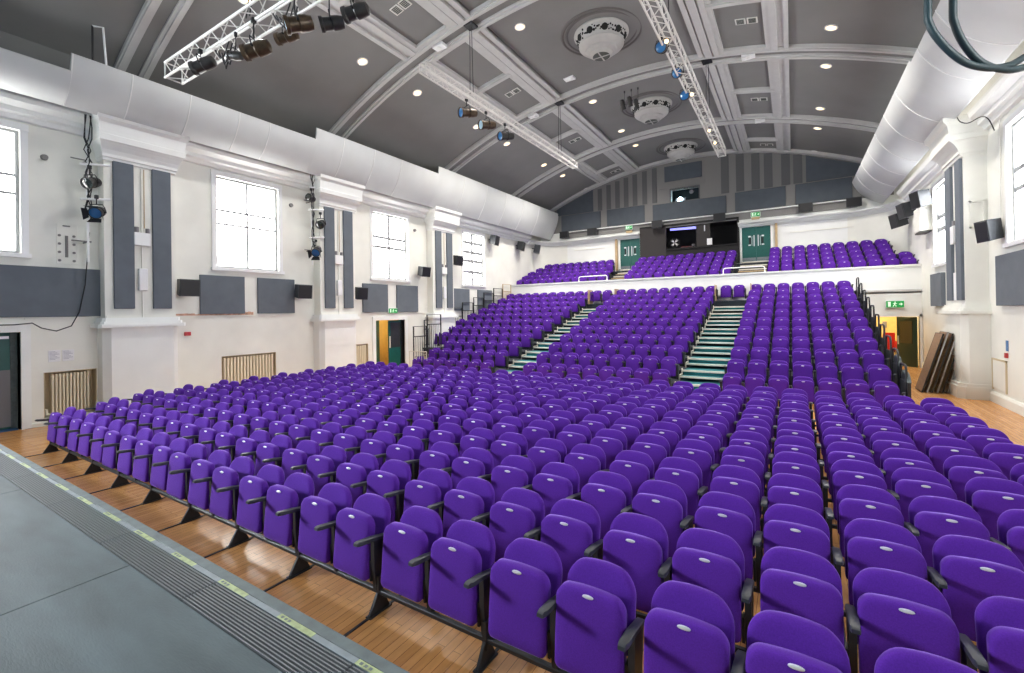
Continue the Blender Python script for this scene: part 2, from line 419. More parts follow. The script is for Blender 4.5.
# ------------------------------------------------------------------ curved reflectors along both sides
def reflector(side, y0, y1, ztop, lab, seams, xo=0.):
    sx = (lambda x: x) if side == 0 else mirror
    xb, zb, xt = (-14.2, 7.40, -13.52 + xo) if side == 0 else (-14.2, 7.42, -13.05 + xo)
    pts = []
    for i in range(9):
        t = i/8; bow = (.14 if side == 0 else .2)*4*t*(1-t)
        dx, dz = xt-xb, ztop-zb; q = sqrt(dx*dx+dz*dz)
        pts.append((xb + dx*t + bow*dz/q, zb + dz*t - bow*dx/q))
    r = thing('curved_reflector', (sx(-13.6), (y0+y1)/2, 7.4), lab, 'acoustic reflector', 'curved reflectors above the cornices')
    outer = [(sx(x), z) for x, z in pts]; inner = [(sx(x-.05), z+.03) for x, z in reversed(pts)]
    MB().extrude(outer+inner, 'y', y0, y1).build('curved_panel', M['duct'], r, smooth=30)
    for y in seams:
        o2 = [(sx(x+.012), z-.008) for x, z in pts]; i2 = [(sx(x-.03), z+.02) for x, z in reversed(pts)]
        MB().extrude(o2+i2, 'y', y-.012, y+.012).build('joint_strip', M['seam'], r, smooth=30)
def rng(a, b, s):
    o = []; a += s
    while a < b-.3: o.append(a); a += s
    return o
reflector(0, -1.5, 3.4, 7.99, 'pale curved reflector above the left cornice, lowest one beside the stage', [2.1])
reflector(0, 3.4, 9.5, 8.39, 'pale curved reflector above the left cornice, second from the stage', [3.42, 4.5, 5.75, 7.0, 7.9])
reflector(0, 9.5, 15.7, 8.78, 'pale curved reflector above the left cornice, third from the stage', [10.6, 12, 13.4])
reflector(0, 15.7, YB-.02, 9.12, 'pale curved reflector above the left cornice, reaching the rear wall', rng(15.7, 27, 1.9))
reflector(1, -1.5, 14.85, 8.5, 'wide pale curved reflector above the right cornice beside the dark cables', rng(6, 14.8, 1.6))
reflector(1, 14.85, YB-.1, 8.62, 'wide pale curved reflector above the right cornice with its end at the rear wall', rng(14.85, 27, 1.9))

# ------------------------------------------------------------------ cornice and pilasters
def cornice_prof(x, s): return [(x, 7.0), (x+s*.08, 7.02), (x+s*.12, 7.12), (x+s*.2, 7.16), (x+s*.22, 7.26), (x+s*.36, 7.36), (x+s*.40, 7.46), (x+s*.40, 7.52), (x, 7.58)]
trim(MB().extrude(cornice_prof(XL, 1), 'y', -1.5, YB-2), M['white'])
trim(MB().extrude(cornice_prof(XR, -1), 'y', -1.5, YB-2), M['white'])
# cornice bend round the rear corners and along the back
path = [(XL, YB-2.0)] 
mb = MB(); rings = []
cp = cornice_prof(0, 1)
for i in range(9):
    a = PI/2*i/8; rings.append([(XL+2-(2-u)*cos(a), YB-2+(2-u)*sin(a), w-.02) for u, w in cp])
for i in range(9):
    a = PI/2*(8-i)/8; rings.append([(XR-2+(2-u)*cos(a), YB-2+(2-u)*sin(a), w-.02) for u, w in cp])
fl_ = lambda R_: [[(p[0], p[1], p[2]*.5+3.43) for p in r] for r in R_]
mb.ring_loft(fl_(rings[:9] + [[(BOOTH[0]-.01, YB-u, w-.02) for u, w in cp]]))
mb.ring_loft(fl_([[(BOOTH[1]+.01, YB-u, w-.02) for u, w in cp]] + rings[9:]))
trim(mb, M['white'], 30)
def pilaster(side, y0, y1, xw, d, zb=2.28, zt=2.5):
    mw_ = M['white'] if side == 0 else M['cream']
    s = 1 if side == 0 else -1
    X = lambda t: xw + s*t
    def slab(a, b, dd, z0, z1, ch=.0):
        p = [(X(-.0), a), (X(dd-ch), a), (X(dd), a+ch), (X(dd), b-ch), (X(dd-ch), b), (X(-.0), b)] if ch else [(X(0), a), (X(dd), a), (X(dd), b), (X(0), b)]
        return MB().extrude(p, 'z', z0, z1)
    mb = slab(y0-.05, y1+.05, d+.1, 0, zb, .14)
    mb.join(slab(y0-.12, y1+.12, d+.2, 0, .32, .14)); mb.join(slab(y0-.1, y1+.1, d+.17, .32, .40, .14))
    for k, (z0, z1, e) in enumerate(((zb-.03, zb+.06, .20), (zb+.06, zb+.13, .14), (zb+.13, zt, .10))): mb.join(slab(y0-e+.02, y1+e-.02, d+e, z0, z1, .06))
    trim(mb, mw_)
    mb = slab(y0, y1, d, zt, 6.5)
    mb.join(slab(y0+.02, y1-.02, d+.02, zt, zt+.06))
    trim(mb, M['cream'])
    rings = []
    for z, e in ((6.44, .01), (6.45, .05), (6.51, .06), (6.53, .09), (6.60, .10), (6.70, .14), (6.80, .21), (6.86, .27), (6.88, .31), (7.02, .33), (7.04, .30), (7.12, .31), (7.30, .34), (7.38, .42), (7.5, .44)):
        p = [(X(0), y0-e*.5), (X(d+e), y0-e*.5), (X(d+e), y1+e*.5), (X(0), y1+e*.5)]
        rings.append([(a_, b_, z) for a_, b_ in p])
    trim(MB().ring_loft(rings), mw_)
PL = [(4.22, 5.74), (10.27, 11.8), (16.32, 17.86)]
for a, b in PL: pilaster(0, a, b, XL, .37)
pilaster(1, 16.62, 18.2, XR, .45)
# moulded frame on the near face of the right pilaster, and skirtings
mb = MB()
for a, b, c, d in ((4.0, 4.3, 5.2, 5.24), (4.0, 4.3, 4.52, 4.56), (4.0, 4.04, 4.52, 5.24), (4.26, 4.3, 4.52, 5.24)): mb.box(a, b, 16.58, 16.63, c, d)
trim(mb, M['cream'])
struct('baseboard_left', MB().extrude([(XL, 0), (XL+.03, 0), (XL+.03, .08), (XL+.015, .1), (XL, .1)], 'y', 2.98, 13.0), M['cream'])
struct('baseboard_right', MB().extrude([(XR, 0), (XR-.06, 0), (XR-.06, .2), (XR-.03, .26), (XR, .26)], 'y', -1, 23.8), M['cream'])
# dado rail bead under the left panels
trim(MB().box(XL, XL+.03, 2.9, 23.8, 2.49, 2.53), M['cream'])

# ------------------------------------------------------------------ windows
def window(n, xw, s, y0, y1, z0, z1, bars):
    r = sempty('window_%d' % n, (xw, (y0+y1)/2, z0))
    X = lambda t: xw - s*t         # t metres out of the room
    mb = MB()
    def bx(t0, t1, a, b, c, d): x0, x1 = sorted((X(t0), X(t1))); mb.box(x0, x1, a, b, c, d)
    bx(-.05, .16, y0-.13, y0-.001, z0, z1); bx(-.05, .16, y1+.001, y1+.13, z0, z1); bx(-.055, .16, y0-.14, y1+.14, z1+.001, z1+.16); bx(-.10, .16, y0-.16, y1+.16, z0-.10, z0-.001)
    mb.build('window_frame', M['gloss_white'], r)
    mb = MB()
    w = .06
    bx(.06, .12, y0+.002, y0+w, z0+.002, z1-.002); bx(.06, .12, y1-w, y1-.002, z0+.002, z1-.002); bx(.065, .12, y0+w, y1-w, z0+.002, z0+w); bx(.065, .12, y0+w, y1-w, z1-w, z1-.002)
    ym = (y0+y1)/2; bx(.08, .118, ym-.03-.004*max(0, ym-8), ym+.03+.004*max(0, ym-8), z0, z1)
    for z in bars: bx(.075, .117, y0+w, y1-w, z-.03-.004*max(0, ym-8), z+.03+.004*max(0, ym-8))
    mb.build('glazing_bars', M['bars'], r)
    mb = MB(); bx(.125, .14, y0+.001, y1-.001, z0+.001, z1-.001)
    mb.build('pane', M['glass_added'] if y0 < -1 else M['glass_left'] if s > 0 else M['glass_pane'], r)
n = 0
for i, (a, b) in enumerate(WINL):
    n += 1; window(n, XL, 1, a, b, WZ0, WZ1, (5.78, 5.36) if i < 4 else (5.78, 5.3, 4.7, 6.3))
for a, b in WINR:
    n += 1; window(n, XR, -1, a, b, RZ0, RZ1, (5.6, 5.15))

# ------------------------------------------------------------------ acoustic panels
def panel(xw, s, y0, y1, z0, z1, lab, grp, d=.07):
    x0, x1 = sorted((xw, xw+s*d))
    o = MB().bbox(x0, x1, y0, y1, z0, z1, .008).build('acoustic_panel', M['slate'])
    return tag(o, lab, 'wall panel', grp)
G1 = 'square slate panels under the windows'
panel(XL, 1, .4, 4.24, 2.55, 3.72, 'long slate fabric panel under the first left window beside the stage', G1)
panel(XL, 1, 6.49, 7.77, 2.57, 3.74, 'slate fabric panel below the second left window, nearer the stage', G1)
panel(XL, 1, 8.19, 9.47, 2.57, 3.74, 'slate fabric panel below the second left window, farther from the stage', G1)
panel(XL, 1, 12.44, 13.78, 2.57, 3.75, 'slate fabric panel over the green door, left of the exit sign', G1)
panel(XL, 1, 14.3, 15.62, 2.56, 3.76, 'slate fabric panel over the green door, right of the exit sign', G1)
panel(XL, 1, 18.2, 19.58, 2.6, 3.75, 'slate fabric panel below the last left window, beside the pilaster strip', G1)
panel(XL, 1, 20.35, 21.72, 2.6, 3.75, 'slate fabric panel below the last left window, nearest the balcony', G1)
panel(XR, -1, 14.0, 15.82, 2.46, 3.68, 'slate fabric panel on the right wall under the near right window', G1, .1)
panel(XR, -1, 20.6, 22.0, 2.46, 3.6, 'slate fabric panel on the right wall beside the balcony front', G1, .12)
G2 = 'tall slate strips on the pilasters'
for i, (a, b) in enumerate(PL):
    nm = ('first', 'second', 'third')[i]
    panel(XL+.37, 1, a+.17, a+.59, 2.73, 6.46, 'tall narrow slate strip on the %s left pilaster, nearer the stage' % nm, G2)
    panel(XL+.37, 1, a+.99, a+1.41, 2.73, 6.46, 'tall narrow slate strip on the %s left pilaster, farther from the stage' % nm, G2)
panel(XR-.45, -1, 16.68, 17.12, 2.62, 6.42, 'tall narrow slate strip on the right pilaster, nearer the stage', G2)
panel(XR-.45, -1, 17.55, 18.05, 2.62, 6.42, 'tall narrow slate strip on the right pilaster, farther from the stage', G2)

# ------------------------------------------------------------------ wall speakers
def speaker(p, w, h, d, face, lab, tilt=.2, grp='black wall loudspeakers'):
    # face: rotation about z so that local -y is the front
    r = thing('loudspeaker', p, lab, 'speaker', grp)
    mx = Matrix.Translation(p) @ Matrix.Rotation(face, 4, 'Z') @ Matrix.Rotation(tilt, 4, 'X')
    b = MB().hull([(-w/2, -d/2, -h/2), (w/2, -d/2, -h/2), (-w/2, -d/2, h/2), (w/2, -d/2, h/2), (-w*.36, d/2, -h*.42), (w*.36, d/2, -h*.42), (-w*.36, d/2, h/2), (w*.36, d/2, h/2)]).xf(mx)
    b.build('cabinet', M['plastic'], r)
    MB().bbox(-w*.46, w*.46, -d/2-.012, -d/2+.004, -h*.45, h*.45, .006).xf(mx).build('grille', M['black'], r)
    MB().box(-.03, .03, d/2-.01, d/2+.14, -.03, .03).xf(mx).build('bracket', M['black'], r)
fl = PI/2  # front faces +X
speaker((XL+.32, 6.05, 3.32), .52, .48, .34, fl, 'black loudspeaker on the left wall beside the first pilaster', .05)
speaker((XL+.32, 9.6, 3.32), .52, .48, .34, fl, 'black loudspeaker on the left wall just before the second pilaster', .1)
speaker((XL+.32, 12.08, 3.32), .5, .48, .34, fl, 'black loudspeaker on the left wall just past the second pilaster', .1)
speaker((XL+.36, 15.7, 4.42), .55, .46, .36, fl, 'black loudspeaker high beside the third left window', .15)
speaker((XL+.36, 18.2, 5.15), .5, .5, .36, fl, 'black loudspeaker high just past the third left pilaster', .15)
speaker((XL+.36, 21.6, 6.62), .6, .55, .4, fl+.2, 'black loudspeaker under the left cornice past the last window', .2)
speaker((XL+.36, 24.6, 6.62), .6, .55, .4, fl+.3, 'black loudspeaker under the left cornice, middle one above the balcony', .2)
speaker((XL+.5, 26.45, 6.62), .6, .55, .4, fl+.5, 'black loudspeaker under the left cornice in the rear corner', .2)
fr = -PI/2
speaker((XR-.24, 15.6, 4.3), .44, .52, .32, fr+.3, 'black loudspeaker on the right wall beside the near window', .12)
speaker((XR-.35, 21.85, 6.35), .55, .6, .4, fr+.3, 'black loudspeaker high beside the far right window', .15)
speaker((XR-.4, 24.0, 6.35), .6, .6, .42, fr+.2, 'black loudspeaker under the right cornice, nearer of the pair over the balcony', .2)
speaker((XR-.4, 25.6, 6.2), .6, .6, .42, fr+.3, 'black loudspeaker under the right cornice, farther of the pair over the balcony', .2)
for i, x in enumerate((-12.95, -10.98, -6.85, -3.43, .6, 2.58)):
    nm = ('left end of the rear ledge', 'rear ledge left of the exit sign', 'rear ledge over the booth, left side', 'rear ledge over the booth, right side', 'rear ledge right of the far exit sign', 'right end of the rear ledge under the reflector')[i]
    speaker((x, YB-.3, 7.58), .62, .46, .36, 0, 'dark loudspeaker on the ' + nm, 0, 'loudspeakers along the rear ledge')

# ------------------------------------------------------------------ rear wall dressing
def wbox(x0, x1, z0, z1, y0=YB-.06, y1=YB): return MB().box(x0, x1, y0, y1, z0, z1)
trim(MB().box(XL+1.9, XR-1.6, YB-.08, YB, 7.38, 7.76), M['stripe_l'])
trim(wbox(XL+1.9, XR-1.6, 7.75, 7.80, YB-.22), M['white'])
trim(holed('x', YB-.02, YB, XL+.2, XR-.2, 7.8, 11.9, [WIN_P]), M['stripe_l'])
def rpanel(x0, x1, z0, z1, lab, top=None):
    mb = MB()
    if top: mb.extrude([(x0, z0), (x1, z0), (x1, zc(x1)-.2), (x0, zc(x0)-.2)], 'y', YB-.09, YB-.01)
    else: mb.bbox(x0, x1, YB-.09, YB-.01, z0, z1, .01)
    tag(mb.build('acoustic_panel', M['back_slate']), lab, 'wall panel', 'dark slate panels on the rear wall')
rpanel(-13.3, -10.52, 7.86, 8.92, 'dark slate panel in the rear band, leftmost beside the reflector end')
rpanel(-10.08, -7.68, 7.86, 8.92, 'dark slate panel in the rear band above the left exit sign')
rpanel(-7.18, -3.12, 7.86, 8.83, 'dark slate panel in the rear band above the black booth')
rpanel(-2.66, -.26, 7.86, 8.9, 'dark slate panel in the rear band above the right exit sign')
rpanel(.18, 2.56, 7.86, 8.9, 'dark slate panel in the rear band, rightmost beside the reflector end')
rpanel(-13.6, -11.02, 8.96, 9.9, 'dark slate panel shaped to the arch, left end of the striped boards', True)
rpanel(.66, 3.0, 8.96, 9.8, 'dark slate panel shaped to the arch, right end of the striped boards', True)
rpanel(-6.45, -4.36, 10.12, 11.02, 'dark slate panel above the lit projection window')
mb = MB()
edges = [-10.99, -10.4, -9.82, -9.26, -8.7, -8.1, -7.5]
for i, x in enumerate(edges): mb.box(x+.3, x+.58, YB-.05, YB-.015, 8.96, zc(x)-.22)
for x in (-3.36, -2.6, -1.84, -1.24, -.44, .1): mb.box(x, x+.4, YB-.05, YB-.015, 8.96, zc(x)-.22)
trim(mb, M['stripe_d'])
trim(MB().box(-6.75, -4.2, YB-.06, YB, 9.72, 9.98), M['stripe_l'])
# projection window recess with projector
r = sempty('window_%d' % (n+1), (-5.3, YB, 8.87)); n += 1
x0, x1, z0, z1 = WIN_P
mb = MB(); mb.box(x0-.06, x0, YB-.1, YB+.2, z0-.06, z1+.06).box(x1, x1+.06, YB-.1, YB+.2, z0-.06, z1+.06).box(x0, x1, YB-.1, YB+.2, z1, z1+.06).box(x0, x1, YB-.1, YB+.2, z0-.06, z0)
mb.build('window_frame', M['stripe_d'], r)
MB().box(x0-.2, x1+.2, YB+1.2, YB+1.25, z0-.3, z1+.3).box(x0-.2, x1+.2, YB+.3, YB+1.25, z0-.06, z0-.02).box(x0-.2, x0-.15, YB+.3, YB+1.25, z0-.3, z1+.3).box(x1+.15, x1+.2, YB+.3, YB+1.25, z0-.3, z1+.3).box(x0-.2, x1+.2, YB+.3, YB+1.25, z1+.25, z1+.3).build('room_lining', M['cable'], r)
r = thing('projector', (-5.62, YB+.45, z0), 'projector with glowing pale blue lens in the high rear window', 'projector')
MB().bbox(-5.9, -5.3, YB+.22, YB+.7, z0-.02, z0+.24, .02).build('body', M['greyboard'], r)
MB().cyl((-5.62, YB+.22, z0+.13), (-5.62, YB+.14, z0+.13), .13, .15, 20).build('lens', M['proj'], r)
r = thing('spotlight_lantern', (-5.0, YB+.5, 9.45), 'small white lantern at the top of the high rear window', 'stage light')
MB().cyl((-5.0, YB+.6, 9.5), (-5.0, YB+.25, 9.4), .09, .12, 14).build('body', M['greyboard'], r); MB().cyl((-5.0, YB+.5, 9.5), (-5.0, YB+.5, 9.62), .02).build('bracket', M['black'], r)

# ------------------------------------------------------------------ rear doors
def rear_door(n, x0, x1, lab):
    r = sempty('door_%d' % n, ((x0+x1)/2, YB, DZ0))
    mb = MB().box(x0-.1, x0, YB-.06, YB+.1, DZ0, DZ1+.1).box(x1, x1+.1, YB-.06, YB+.1, DZ0, DZ1+.1).box(x0, x1, YB-.06, YB+.1, DZ1, DZ1+.1)
    mb.build('door_frame', M['white'], r)
    xm = (x0+x1)/2
    for a, b in ((x0, xm-.004), (xm+.004, x1)):
        l = MB().bbox(a, b, YB+.0, YB+.05, DZ0+.02, DZ1, .006).build('door_leaf', M['green'], r)
        MB().box(a+.02, b-.02, YB-.008, YB, DZ0+.03, DZ0+.2).build('kick_plate', M['alu'], l)
        MB().box(a+.03, b-.03, YB-.02, YB, DZ1-.09, DZ1-.05).build('door_closer', M['alu'], l)
        s = 1 if a > x0 + .1 else -1; c = xm + s*.10
        MB().box(c-.025, c+.025, YB-.01, YB, DZ0+.82, DZ0+1.42).build('push_plate', M['plate'], l)
        MB().tube([(c+s*.1, YB-.005, DZ0+.86), (c+s*.1, YB-.05, DZ0+.9), (c+s*.1, YB-.05, DZ0+1.32), (c+s*.1, YB-.005, DZ0+1.36)], .012).build('pull_handle', M['plate'], l)
        MB().bbox(c+s*.22-.06, c+s*.22+.06, YB-.006, YB, DZ0+1.32, DZ0+1.4, .002).build('notice', M['paper'], l)
        MB().bbox(c+s*.22-.06, c+s*.22+.06, YB-.006, YB, DZ0+.86, DZ0+.92, .002).build('notice', M['paper'], l)
        MB().bbox(c+s*.2-.05, c+s*.2+.05, YB-.004, YB, DZ0+.96, DZ0+1.28, .001).build('vision_panel', M['black'], l)
rear_door(1, *DRX[0], ''); rear_door(2, *DRX[1], '')
trim(MB().box(-9.56, -9.42, YB-.14, YB, 5.0, 7.05), M['tan']); trim(MB().box(-.78, -.66, YB-.14, YB, 5.0, 7.05), M['tan'])
# shallow recess on rear right wall, ledge
trim(MB().box(-.1, 2.6, YB-.04, YB, 6.42, 6.47), M['cream']); trim(MB().box(-12.4, -10.3, YB-.04, YB, 6.5, 6.55), M['cream'])

def exit_sign(o, ux, uz, nrm, w, h, lab, d=.07, arrow=0):
    # ux: horizontal unit vector, nrm: outward normal
    r = thing('exit_sign', o, lab, 'exit sign', 'green exit signs')
    ux, uz, nrm = Vector(ux), Vector((0, 0, 1)), Vector(nrm); O = Vector(o)
    mx = Matrix((ux, nrm, uz)).transposed().to_4x4(); mx.translation = O     # local x along, y outward, z up
    MB().bbox(-w/2-.02, w/2+.02, 0, d, -h/2-.02, h/2+.02, .008).xf(mx).build('housing', M['gloss_white'], r)
    MB().box(-w/2, w/2, d, d+.012, -h/2, h/2).xf(mx).build('sign_face', M['exit'], r)
    mb = MB(); y0, y1 = d+.012, d+.018; k = h
    def quad(pts): mb.extrude(pts, 'y', y0, y1)
    # running figure
    cx = -w*.0
    mb.cyl((cx, y0, .33*k), (cx, y1, .33*k), .075*k, n=10)
    quad([(cx-.10*k, .22*k), (cx+.08*k, .24*k), (cx+.0*k, -.08*k), (cx-.13*k, -.05*k)])
    quad([(cx-.02*k, -.08*k), (cx-.12*k, -.04*k), (cx-.30*k, -.34*k), (cx-.2*k, -.38*k)])
    quad([(cx-.12*k, -.06*k), (cx+.0*k, -.06*k), (cx+.16*k, -.2*k), (cx+.14*k, -.4*k), (cx+.05*k, -.4*k), (cx+.06*k, -.22*k)])
    quad([(cx+.05*k, .22*k), (cx+.25*k, .06*k), (cx+.2*k, .0*k), (cx+.02*k, .12*k)])
    quad([(cx-.08*k, .2*k), (cx-.26*k, .1*k), (cx-.24*k, .02*k), (cx-.06*k, .11*k)])
    s = -1 if arrow < 0 else 1
    ax = s*w*.32
    quad([(ax-s*.22*k, .07*k), (ax-s*.22*k, -.07*k), (ax+s*.02*k, -.07*k), (ax+s*.02*k, .07*k)])
    quad([(ax, .24*k), (ax+s*.24*k, 0), (ax, -.24*k)])
    dx = -s*w*.32
    quad([(dx-.17*k, -.38*k), (dx+.17*k, -.38*k), (dx+.17*k, .38*k), (dx-.17*k, .38*k)])
    mb.xf(mx).build('pictogram', M['exitw'], r)
exit_sign((-8.62, YB-.12, 7.62), (1, 0, 0), 0, (0, -1, 0), .42, .22, 'green exit sign above the left green balcony doors')
exit_sign((-1.67, YB-.12, 7.56), (1, 0, 0), 0, (0, -1, 0), .42, .22, 'green exit sign above the right green balcony doors')
for x in (-8.62, -1.67):
    o = MB().box(x-.19, x+.19, YB-.2, YB-.12, 7.3, 7.42).build('sign_lamp', M['tan']); tag(o, 'small amber lamp box under the %s balcony exit sign' % ('left' if x < -5 else 'right'), 'lamp')
exit_sign((3.5, YP-.03, 2.56), (1, 0, 0), 0, (0, -1, 0), .56, .26, 'green exit sign on the white wall over the lobby doorway', arrow=1)
exit_sign((XL+.03, 14.02, 2.62), (0, 1, 0), 0, (1, 0, 0), .48, .2, 'green exit sign over the green door on the left wall')

# ------------------------------------------------------------------ control booth
bx0, bx1, bz0, bz1 = BOOTH
mb = MB().box(bx0, bx1, YB+1.9, YB+1.95, bz0, bz1).box(bx0, bx0+.05, YB+.3, YB+1.95, bz0, bz1).box(bx1-.05, bx1, YB+.3, YB+1.95, bz0, bz1).box(bx0, bx1, YB+.3, YB+1.95, bz1-.02, bz1+.03).box(bx0, bx1, YB+.3, YB+1.95, bz0-.05, bz0)
struct('wall_booth', mb, M['blackbooth'])
# booth front: closed board on the left, sill below the opening, post
r = thing('booth_front', ((bx0+bx1)/2, YB, bz0), 'black boarded front of the control booth with a wide dark opening', 'booth')
MB().box(bx0, -6.42, YB-.12, YB+.08, bz0, bz1+.05).build('side_board', M['brownboard'], r)
MB().box(-6.42, bx1, YB-.12, YB+.08, bz0, 6.05).build('front_panel', M['blackbooth'], r)
MB().box(-4.72, -3.98, YB-.02, YB+.06, 6.05, bz1).build('post', M['brownboard'], r)
MB().box(-6.42, bx1, YB-.2, YB+.3, 6.03, 6.09).build('counter', M['blackbooth'], r)
MB().box(bx1-.06, bx1+.04, YB-.14, YB+.1, bz0, bz1+.05).build('side_trim', M['blackbooth'], r)
MB().box(bx0, bx1, YB-.13, YB+.08, bz1-.06, bz1+.05).build('top_rail', M['blackbooth'], r)
r = thing('lamp_tube', (-5.5, YB+.35, 7.3), 'glowing violet strip lamp at the top of the booth opening', 'lamp')
MB().cyl((-6.25, YB+.32, 7.3), (-4.8, YB+.32, 7.26), .06, n=12).build('tube', M['tube'], r); MB().box(-6.28, -4.77, YB+.34, YB+.42, 7.3, 7.37).build('fitting', M['plate'], r)
r = thing('desk_fan', (-6.0, YB+.3, 6.09), 'round desk fan with pale blades on the booth counter', 'fan')
MB().lathe([(.16, 0), (.16, .02), (.03, .04), (.02, .16)], (-6.0, YB+.3, 6.09), 16).build('stand', M['black'], r)
cg = Vector((-6.0, YB+.25, 6.48)); mb = MB()
for rr in (.28, .2): mb.tube([cg + Vector((rr*cos(2*PI*i/28), 0, rr*sin(2*PI*i/28))) for i in range(29)], .012)
mb.build('guard', M['black'], r)
mb = MB()
for k in range(4):
    a = PI/4 + k*PI/2; mb.hull([cg + Vector((q*cos(a+e), .02+dy, q*sin(a+e))) for q, e, dy in ((.04, .5, 0), (.04, -.5, .01), (.24, .35, 0), (.24, -.3, .03), (.24, -.3, .04), (.04, .5, .012))])
mb.build('blades', M['paper'], r)
tag(MB().bbox(-4.15, -3.88, YB-.04, YB-.025, 6.15, 6.52, .003).build('notice_sheet', M['paper']), 'white sheet pinned on the booth post above the counter', 'paper')
tag(MB().bbox(-4.3, -4.24, YB-.05, YB-.025, 6.95, 7.3, .004).build('switch_strip', M['plate']), 'narrow pale switch strip high on the booth post', 'switch')
r = thing('mixing_desk', (-5.4, YB+.1, 6.09), 'low dark mixing desk with pinkish edge on the booth counter', 'mixing desk')
MB().hull([(-5.6, YB-.1, 6.09), (-4.95, YB-.1, 6.09), (-5.6, YB+.25, 6.09), (-4.95, YB+.25, 6.09), (-5.6, YB-.1, 6.12), (-4.95, YB-.1, 6.12), (-5.6, YB+.25, 6.2), (-4.95, YB+.25, 6.2)]).build('body', M['plastic'], r)
mb = MB()
for i in range(9): mb.box(-5.56+i*.066, -5.54+i*.066, YB-.04, YB+.0, 6.125, 6.16)
mb.build('faders', M['redp'], r)
r = thing('desk_lamp', (-4.85, YB+.2, 6.09), 'small grey task lamp at the right end of the mixing desk', 'lamp')
MB().lathe([(.07, 0), (.07, .02), (.012, .03), (.012, .18)], (-4.85, YB+.2, 6.09), 12).build('stem', M['plate'], r); MB().cyl((-4.85, YB+.2, 6.27), (-4.97, YB+.12, 6.2), .04, .09, 14).build('shade', M['greyboard'], r)

# ------------------------------------------------------------------ balcony
BR = [(24.45 + .675*j, 4.33 - .615 + .285*j) for j in range(5)]     # (seat line Y, floor z)
mb = MB()
for j, (y, z) in enumerate(BR):
    y0 = y-.35 if j else YP+.2; y1 = BR[j+1][0]-.35 if j < 4 else YB
    if j == 4: z = max(z, 4.86)
    mb.box(XL, XR, y0, y1, 3.2, z)
struct('floor_balcony', mb, M['deck'])
struct('wall_balcony', MB().box(XL, XR, YP, YP+.2, 3.05, 4.1), M['white'])
trim(MB().extrude([(YP-.06, 4.06), (YP-.08, 4.10), (YP-.08, 4.15), (YP+.24, 4.15), (YP+.24, 4.06)], 'x', XL, XR), M['white'])
trim(MB().extrude([(YP-.05, 3.06), (YP-.06, 3.09), (YP-.06, 3.15), (YP, 3.15), (YP, 3.06)], 'x', XL, XR), M['rib'])
struct('ceiling_lobby', MB().box(XL, XR, YP, YB, 3.0, 3.06), M['white'])
# wall under the balcony with the lobby doorway
struct('wall_rear_lower', holed('x', YP, YP+.15, XL, XR, 0, 3.05, [(2.62, 4.26, 0, 2.05)]), M['white'])
trim(MB().box(2.52, 2.62, YP-.03, YP+.17, 0, 2.15).box(4.26, 4.34, YP-.03, YP+.17, 0, 2.15).box(2.52, 4.34, YP-.03, YP+.17, 2.05, 2.15), M['gloss_white'])
# balcony stairs
for nm, xa, xb in (('left', -9.0, -8.05), ('right', -2.35, -1.1)):
    r = sempty('floor_balcony_stair_' + nm, (xa, 24.5, 4.0))
    for j in range(8):
        y = 24.75 + j*.38; z = 4.1 + j*.125
        MB().box(xa, xb, y, min(y+.42, YB), 3.6, z).build('step', M['deck'], r)
        MB().box(xa, xb, y-.02, y+.05, z-.05, z+.012).build('nosing', M['nosing'] if j % 2 else M['tan'], r)
    MB().box(xa-.04, xa, 24.75, YB, 3.6, 3.9)
for lab, xa, xb in (('left', -10.4, -8.72), ('right', -2.86, -1.1)):
    r = thing('handrail', ((xa+xb)/2, YP+.12, 4.15), 'low white tube rail on the balcony front at the foot of the %s stair' % lab, 'rail')
    y = YP+.12; pts = [(xa, y, 4.15), (xa, y, 4.33)] + [(xa+.1-.1*cos(a), y, 4.33+.1*sin(a)) for a in (.5, 1.0, 1.57)] + [(xb-.1+.1*sin(a), y, 4.33+.1*cos(a)) for a in (0, .6, 1.1)] + [(xb, y, 4.33), (xb, y, 4.15)]
    MB().tube(pts, .024, 8).build('tube', M['gloss_white'], r, smooth=50)
    for x in (xa, xb): MB().lathe([(.05, 0), (.05, .015), (.03, .03)], (x, y, 4.15), 12).build('flange', M['gloss_white'], r)

# ------------------------------------------------------------------ lobby seen through the right doorway
struct('wall_lobby', MB().box(XL+8, XR+1.0, YB-.12, YB-.02, 0, 3.0).box(XR+.2, XR+.3, YP+.1, YB, 0, 3.0).box(1.2, 1.3, YP+.15, YB, 0, 3), M['lobby'])
l = bpy.data.lights.new('lobby_lamp', 'POINT'); l.energy = 60; l.color = (1, .86, .55); l.shadow_soft_size = .2
o = bpy.data.objects.new('lobby_lamp', l); COL.objects.link(o); o.location = (2.9, 26.3, 2.7)
r = sempty('door_3', (4.2, YP+.15, 0))
mb = MB().bbox(4.12, 4.17, YP+.02, YP+.85, .01, 2.03, .005); mx = Matrix.Translation((4.2, YP+.05, 0)) @ Matrix.Rotation(math.radians(38), 4, 'Z') @ Matrix.Translation((-4.2, -YP-.05, 0))
lf = mb.xf(mx).build('door_leaf', M['darkgreen'], r)
MB().box(4.105, 4.12, YP+.18, YP+.7, .95, 1.85).xf(mx).build('door_glass', M['dimglass'], lf); MB().box(4.10, 4.12, YP+.76, YP+.8, .9, 1.25).xf(mx).build('pull_plate', M['plate'], lf)
